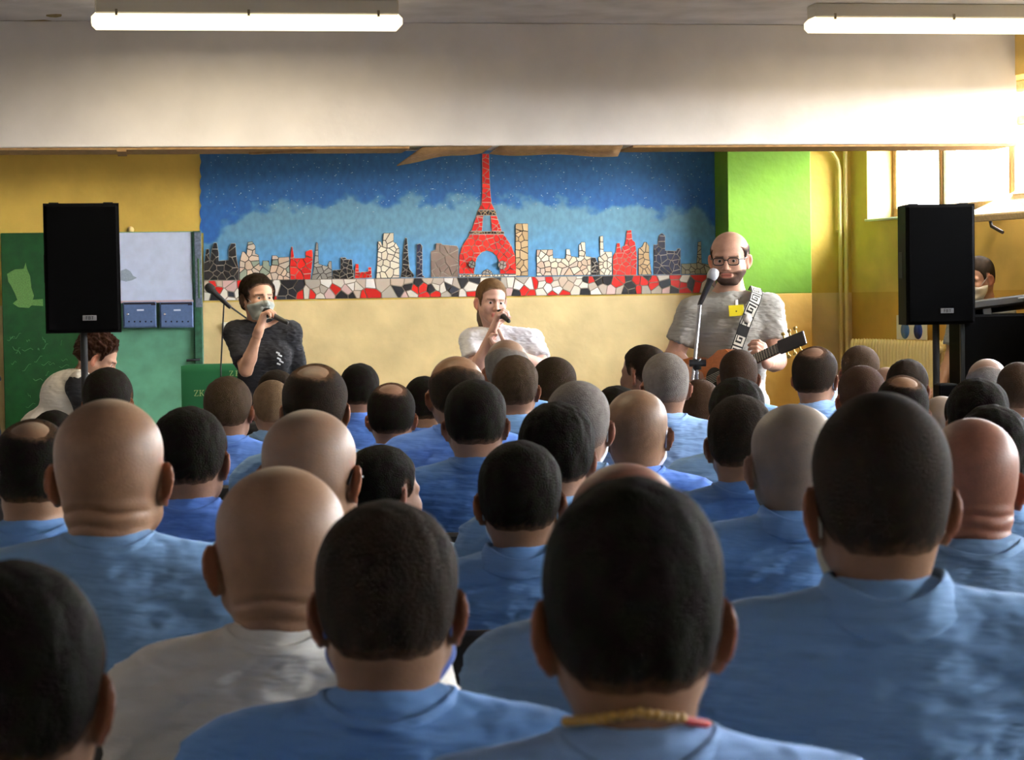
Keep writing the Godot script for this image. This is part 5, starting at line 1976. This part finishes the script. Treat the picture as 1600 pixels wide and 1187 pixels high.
	box(st, Vector3(-.012, 1.422, -.169), Vector3(.006, .006, .002), Basis(), .001)
	obj("tag_mark", st, mat("tag_mark_dark", srgb(70, 60, 20), .6), bd)
	st = new_st()
	box(st, Vector3(-.014, 1.462, -.160), Vector3(.014, .026, .006), Basis(), .002)
	obj("tag_clip", st, mat("clip_white", srgb(226, 226, 222), .5), bd)
	# patterned strap: a ribbon over the shoulder with a black and white key pattern
	var pat := Image.create(64, 256, false, Image.FORMAT_RGB8)
	pat.fill(Color(.80, .78, .72))
	for j in 8:
		var y := j * 32
		pat.fill_rect(Rect2i(0, y, 64, 3), Color(.05, .05, .05))
		pat.fill_rect(Rect2i(10, y + 7, 44, 4), Color(.05, .05, .05))
		pat.fill_rect(Rect2i(10, y + 7, 5, 20), Color(.05, .05, .05))
		pat.fill_rect(Rect2i(10, y + 23, 34, 4), Color(.05, .05, .05))
		pat.fill_rect(Rect2i(40, y + 15, 5, 12), Color(.05, .05, .05))
		pat.fill_rect(Rect2i(24, y + 15, 18, 4), Color(.05, .05, .05))
	pat.fill_rect(Rect2i(0, 150, 64, 22), Color(.04, .04, .04))
	pat.fill_rect(Rect2i(0, 0, 5, 256), Color(.04, .04, .04))
	pat.fill_rect(Rect2i(59, 0, 5, 256), Color(.04, .04, .04))
	var sm := StandardMaterial3D.new()
	sm.resource_name = "strap_pattern"
	sm.albedo_texture = ImageTexture.create_from_image(pat)
	sm.roughness = .8
	var line := [Vector3(-.118, 1.512, .060), Vector3(-.122, 1.530, .005), Vector3(-.120, 1.508, -.068), Vector3(-.102, 1.468, -.130), Vector3(-.078, 1.425, -.162), Vector3(-.052, 1.365, -.176), Vector3(-.028, 1.300, -.180), Vector3(-.004, 1.235, -.180), Vector3(.040, 1.13, -.172)]
	var curve := Curve3D.new()
	for i in line.size():
		var t: Vector3 = (line[mini(i + 1, line.size() - 1)] - line[maxi(i - 1, 0)]) * .16
		curve.add_point(line[i], -t, t)
	var len := curve.get_baked_length()
	st = new_st()
	st.set_smooth_group(1)
	for i in 40:
		for f in 2:
			var q := []
			for e in [i, i + 1]:
				var c := curve.sample_baked(len * e / 40.0)
				var d := (curve.sample_baked(minf(len, len * e / 40.0 + .01)) - curve.sample_baked(maxf(0, len * e / 40.0 - .01))).normalized()
				var out := Vector3(c.x * .4, (c.y - 1.40) * 1.2, c.z * 1.4 - .02).normalized()
				var x := d.cross(out).normalized()
				var lift := out * (.002 if f == 0 else -.001)
				q.append([c + x * .027 + lift, Vector2(0, e / 40.0)])
				q.append([c - x * .027 + lift, Vector2(1, e / 40.0)])
			var ord := [0, 1, 3, 0, 3, 2] if f == 0 else [0, 3, 1, 0, 2, 3]
			for k in ord:
				st.set_uv(q[k][1])
				st.add_vertex(q[k][0])
	var strap := thing("guitar_strap", "black and white patterned strap across the grey T-shirt", "strap", o.position, o.basis)
	obj("ribbon", st, sm, strap)
	st = new_st()
	lathe(st, [Vector2(.021, 0), Vector2(.021, .004), Vector2(0, .007)], Vector3(-.062, 1.388, -.176), Basis(Vector3.RIGHT, -PI / 2 + .15), 20)
	obj("pin_badge", st, mat("pin_white", srgb(224, 220, 212), .35), strap)
	guitar(o.transform * Vector3(.135, 1.10, -.235), o.basis * Vector3(-.40, .215, -.44), o.basis * Vector3(.25, .25, -1.0), .88)
	# curly-haired man bending over by the green board
	var p4 := at(112, 640, 11.75)
	o = thing("person", "curly-haired man in a white and black shirt bending forward by the green board", "person", Vector3(p4.x, 0, p4.z), Basis(Vector3.UP, -PI / 2 + .25))
	performer(o, {"pivot": Vector3(0, 1.195, -.145), "neck_off": Vector3(0, -.095, .095), "size": Vector3(1, 1, 1), "yaw": -.15, "pitch": -.45, "neck": 1.0, "sh_r": Vector3(.175, 1.075, -.04), "sh_l": Vector3(-.175, 1.075, -.04), "el_r": Vector3(.21, .82, -.16), "wr_r": Vector3(.13, .70, -.36), "el_l": Vector3(-.21, .82, -.16), "wr_l": Vector3(-.13, .70, -.36), "hip": Vector3(0, .58, .26), "knee": Vector3(.13, .52, -.22), "ankle": Vector3(.13, .085, -.20), "wide": 1.12, "girth": 1.45, "sleeve": .8, "skin": Color(.46, .26, .18), "hair_color": Color(.030, .014, .009), "shirt": Color(.70, .66, .60), "styles": ["curly"],
		"hand_r": [Vector3(-.1, -.3, -1), Vector3(0, -1, .2), 1.0, [.3, .3, .3, .3]], "hand_l": [Vector3(.1, -.3, -1), Vector3(0, -1, .2), -1.0, [.3, .3, .3, .3]]})
	for s in [-1.0, 1.0]:
		var L := []
		cap(L, Vector3(s * .165, 1.055, -.045), Vector3(s * .21, .84, -.145), .088, .078, .03, 0, true)
		cap(L, Vector3(s * .135, 1.03, -.10), Vector3(s * .15, .78, -.06), .070, .066, .05)
		var M := nets(L, .012)
		obj("sleeve", skin_mesh(M.v, M.i, even_color(M.v.size(), Color(.012, .012, .016))), cloth_m, o)
	chair(o.transform * Vector3(0, 0, .25), -PI / 2 + .25, "black chair under the curly-haired man")
	# keyboard player
	var p5 := at(1535, 600, 12.33)
	o = thing("person", "masked short-haired keyboard player half hidden by the loudspeaker", "person", Vector3(p5.x, 0, p5.z), Basis(Vector3.UP, PI / 2 + .55))
	performer(o, {"pivot": Vector3(0, 1.555, -.03), "size": Vector3(1, 1, 1), "yaw": .1, "pitch": -.25, "sh_r": Vector3(.18, 1.365, .0), "sh_l": Vector3(-.18, 1.365, .0), "el_r": Vector3(.22, 1.11, -.03), "wr_r": Vector3(.15, .95, -.18), "el_l": Vector3(-.22, 1.11, -.03), "wr_l": Vector3(-.15, .95, -.18), "hip": Vector3(0, .90, 0), "knee": Vector3(.10, .49, -.02), "ankle": Vector3(.11, .085, .02), "skin": Color(.40, .22, .15), "hair_color": Color(.035, .025, .018), "shirt": Color(.24, .25, .26), "mask": Color(.70, .68, .64), "styles": ["buzz"],
		"hand_r": [Vector3(-.1, -.3, -1), Vector3(0, -1, .2), 1.0, [.3, .3, .3, .3]], "hand_l": [Vector3(.1, -.3, -1), Vector3(0, -1, .2), -1.0, [.3, .3, .3, .3]]})

func build_audience() -> void:
	var pm := Color(.45, .55, .66)
	var people := [
		[22, 872, 262, 1742, "short", "black", "olive", "steel", 0, .0, "man with cropped black hair, only head and ear showing, behind the white T-shirt"],
		[985, 743, 262, 1741, "short", "black", "olive", "pale", 0, .0, "man with cropped black hair and a gold bead necklace on a red cord", {"beads": true, "tall": 1.06}],
		[604, 780, 208, 1335, "short", "dark", "tan", "sky", 0, .0, "man with cropped dark hair, protruding ears and blue mask loops", {"mask": Color(.10, .16, .42), "neck": 1.15}],
		[1372, 612, 198, 1270, "receding", "dark", "tan", "steel", 1, .0, "broad man with thin dark hair in a blue polo shirt with raised collar", {"width": 1.22, "tall": 1.10, "neck": 1.05, "mask": Color(.75, .68, .48)}],
		[435, 727, 186, 1083, "bald", "light", "tan", "white", 0, .18, "bald man in a white T-shirt with creased neck", {"folds": .006, "neck": 1.10, "shaved": .10}],
		[172, 622, 153, 930, "bald", "brown", "tan", "steel", 0, -.05, "large shaven-headed man in a blue T-shirt with deep neck folds", {"folds": .007, "neck": 1.12, "width": 1.15, "shaved": .25}],
		[975, 722, 160, 1010, "bald", "dark", "ruddy", "grey", 0, .0, "man with a shiny bald crown behind the bead necklace wearer"],
		[1516, 652, 128, 856, "bald", "brown", "ruddy", "grey", 0, .0, "red-necked shaven man in a grey-blue shirt with folded nape", {"folds": .008, "neck": 1.18, "width": 1.2, "shaved": .25}],
		[485, 640, 132, 800, "bald", "grey", "tan", "grey", 0, -.25, "shaven man with black spectacle arms in a grey-blue shirt", {"glasses": true, "width": 1.04, "pitch": -.1, "neck": 1.15}],
		[1238, 630, 122, 745, "bald", "grey", "pale", "sky", 1, .05, "man with grey stubbled scalp in a sky-blue polo shirt", {"shaved": .5, "width": 1.1}],
		[812, 687, 122, 767, "short", "black", "olive", "sky", 1, -.05, "man with neat black hair in a blue shirt with turned collar", {"width": 1.02, "mask": pm}],
		[53, 653, 106, 733, "spot", "black", "tan", "sky", 0, .0, "man with black hair round a bald crown in a blue T-shirt", {"neck": 1.2}],
		[297, 634, 108, 652, "short", "black", "fair", "bright", 0, -.10, "man with rounded black hair in a bright blue T-shirt"],
		[869, 627, 114, 677, "full", "black", "fair", "steel", 0, -.05, "man with thick bushy black hair in a grey-blue shirt"],
		[600, 694, 98, 638, "short", "black", "fair", "steel", 0, -.75, "black-haired man turning his head aside between shaven listeners"],
		[1548, 632, 108, 650, "full", "black", "tan", "steel", 0, .0, "man with full black hair behind the red-necked shaven man"],
		[1157, 616, 96, 636, "short", "dark", "tan", "teal", 0, -.15, "man with cropped dark hair in a teal-blue shirt beside the grey stubbled scalp", {"neck": 1.1}],
		[903, 594, 92, 606, "buzz", "grey", "fair", "steel", 0, -.10, "man with light grey buzz cut wearing a pale mask strap", {"mask": Color(.7, .72, .74)}],
		[493, 567, 94, 574, "spot", "dark", "tan", "steel", 0, -.10, "dark-haired man with a thinning crown behind the spectacle wearer"],
		[742, 592, 90, 549, "short", "black", "fair", "teal", 0, .0, "man with short black hair in a dark teal T-shirt", {"neck": 1.1}],
		[995, 608, 88, 548, "bald", "brown", "tan", "bright", 0, -.15, "brown shaven man before the guitarist with ear turned out", {"mask": Color(.7, .68, .70), "shaved": .45}],
		[1525, 590, 92, 560, "full", "black", "tan", "dark", 0, .0, "man with shaggy black hair before the tall equipment case"],
		[712, 553, 82, 501, "horseshoe", "dark", "tan", "bright", 0, .10, "bald-crowned man with dark side hair in a bright blue shirt", {"width": 1.05}],
		[1150, 589, 82, 500, "full", "black", "fair", "steel", 0, .0, "black-haired man just behind the cropped head in teal"],
		[357, 587, 69, 433, "short", "brown", "fair", "bright", 0, -.10, "brown-haired man with shaved sides in a bright blue T-shirt near the lectern"],
		[170, 573, 71, 463, "short", "black", "tan", "steel", 0, -.15, "black-haired man before the curly-haired man"],
		[611, 597, 70, 450, "spot", "black", "fair", "bright", 0, .0, "black-haired man with thinning crown and both ears showing"],
		[1344, 570, 68, 455, "buzz", "dark", "ruddy", "steel", 0, .10, "reddish-skinned man with dark buzz cut before the heating pipes"],
		[1408, 585, 74, 492, "spot", "black", "tan", "steel", 0, .0, "man with black hair and tanned bald spot before the radiator"],
		[85, 640, 66, 420, "short", "black", "tan", "steel", 0, .0, "black-haired man mostly hidden beside the shaven giant"],
		[805, 554, 66, 445, "short", "brown", "fair", "sky", 1, -.10, "greying dark-haired man in a sky-blue polo shirt before the singer in white"],
		[1038, 550, 67, 457, "buzz", "grey", "fair", "pale", 0, .12, "man with grey-brown buzz cut in a pale blue T-shirt before the guitarist"],
		[1275, 540, 65, 410, "spot", "dark", "fair", "pale", 0, -.45, "masked man with dark hair and small bald spot in a pale blue T-shirt", {"mask": pm}],
		[963, 602, 62, 425, "full", "black", "tan", "steel", 0, .0, "black-haired man squeezed between two cropped heads"],
		[1092, 592, 60, 404, "buzz", "brown", "ruddy", "steel", 0, .10, "ruddy man with thin brown hair in a blue shirt before the microphone stand"],
		[1470, 618, 62, 431, "bald", "grey", "pale", "grey", 0, .0, "pale grey bald head peeping over a shoulder by the equipment case"],
		[1590, 565, 62, 412, "buzz", "dark", "fair", "pale", 0, .0, "man with dark cropped hair in a pale blue shirt under the keyboard"],
		[792, 528, 64, 414, "horseshoe", "grey", "tan", "sky", 0, -.10, "balding grey-haired man directly before the singer in white"],
		[866, 557, 64, 389, "buzz", "black", "tan", "steel", 0, -.1, "man with dark buzz cut and round head near the singer in white"],
		[662, 587, 58, 383, "short", "black", "tan", "bright", 0, .05, "black-haired man half hidden by the bald-crowned man"],
		[562, 567, 57, 359, "short", "black", "fair", "bright", 0, .0, "man with glossy black hair in a bright blue T-shirt before the plain wall"],
		[424, 593, 56, 385, "buzz", "light", "fair", "steel", 0, .25, "man with sandy cropped hair before the singer in black"],
		[432, 577, 55, 349, "short", "dark", "tan", "dark", 0, .0, "dark head at the feet of the singer in black"],
		[1003, 538, 53, 376, "short", "dark", "fair", "steel", 0, .9, "dark-haired man in profile looking towards the singer in white"],
		[1154, 545, 55, 381, "buzz", "dark", "fair", "steel", 0, -.15, "man with dark buzz cut just under the guitar neck"],
		[1343, 539, 55, 337, "buzz", "brown", "fair", "steel", 0, .0, "man with brown buzz cut before the radiator end"],
		[1419, 560, 60, 391, "short", "dark", "fair", "bright", 0, -.40, "dark-haired man with pale face turned towards the windows", {"mask": Color(.65, .66, .68)}],
		[1384, 573, 54, 365, "bald", "dark", "fair", "steel", 0, .0, "bald tan crown between two dark heads by the radiator"],
		[1542, 558, 61, 379, "horseshoe", "grey", "fair", "steel", 0, -.15, "white-haired balding man before the black equipment case"],
		[-34, 545, 58, 265, "short", "dark", "fair", "dark", 0, .0, "man in a black mask at the edge of the green board", {"mask": Color(.02, .02, .02), "turn": -1.5}],
	]
	for a in people:
		sit(a)
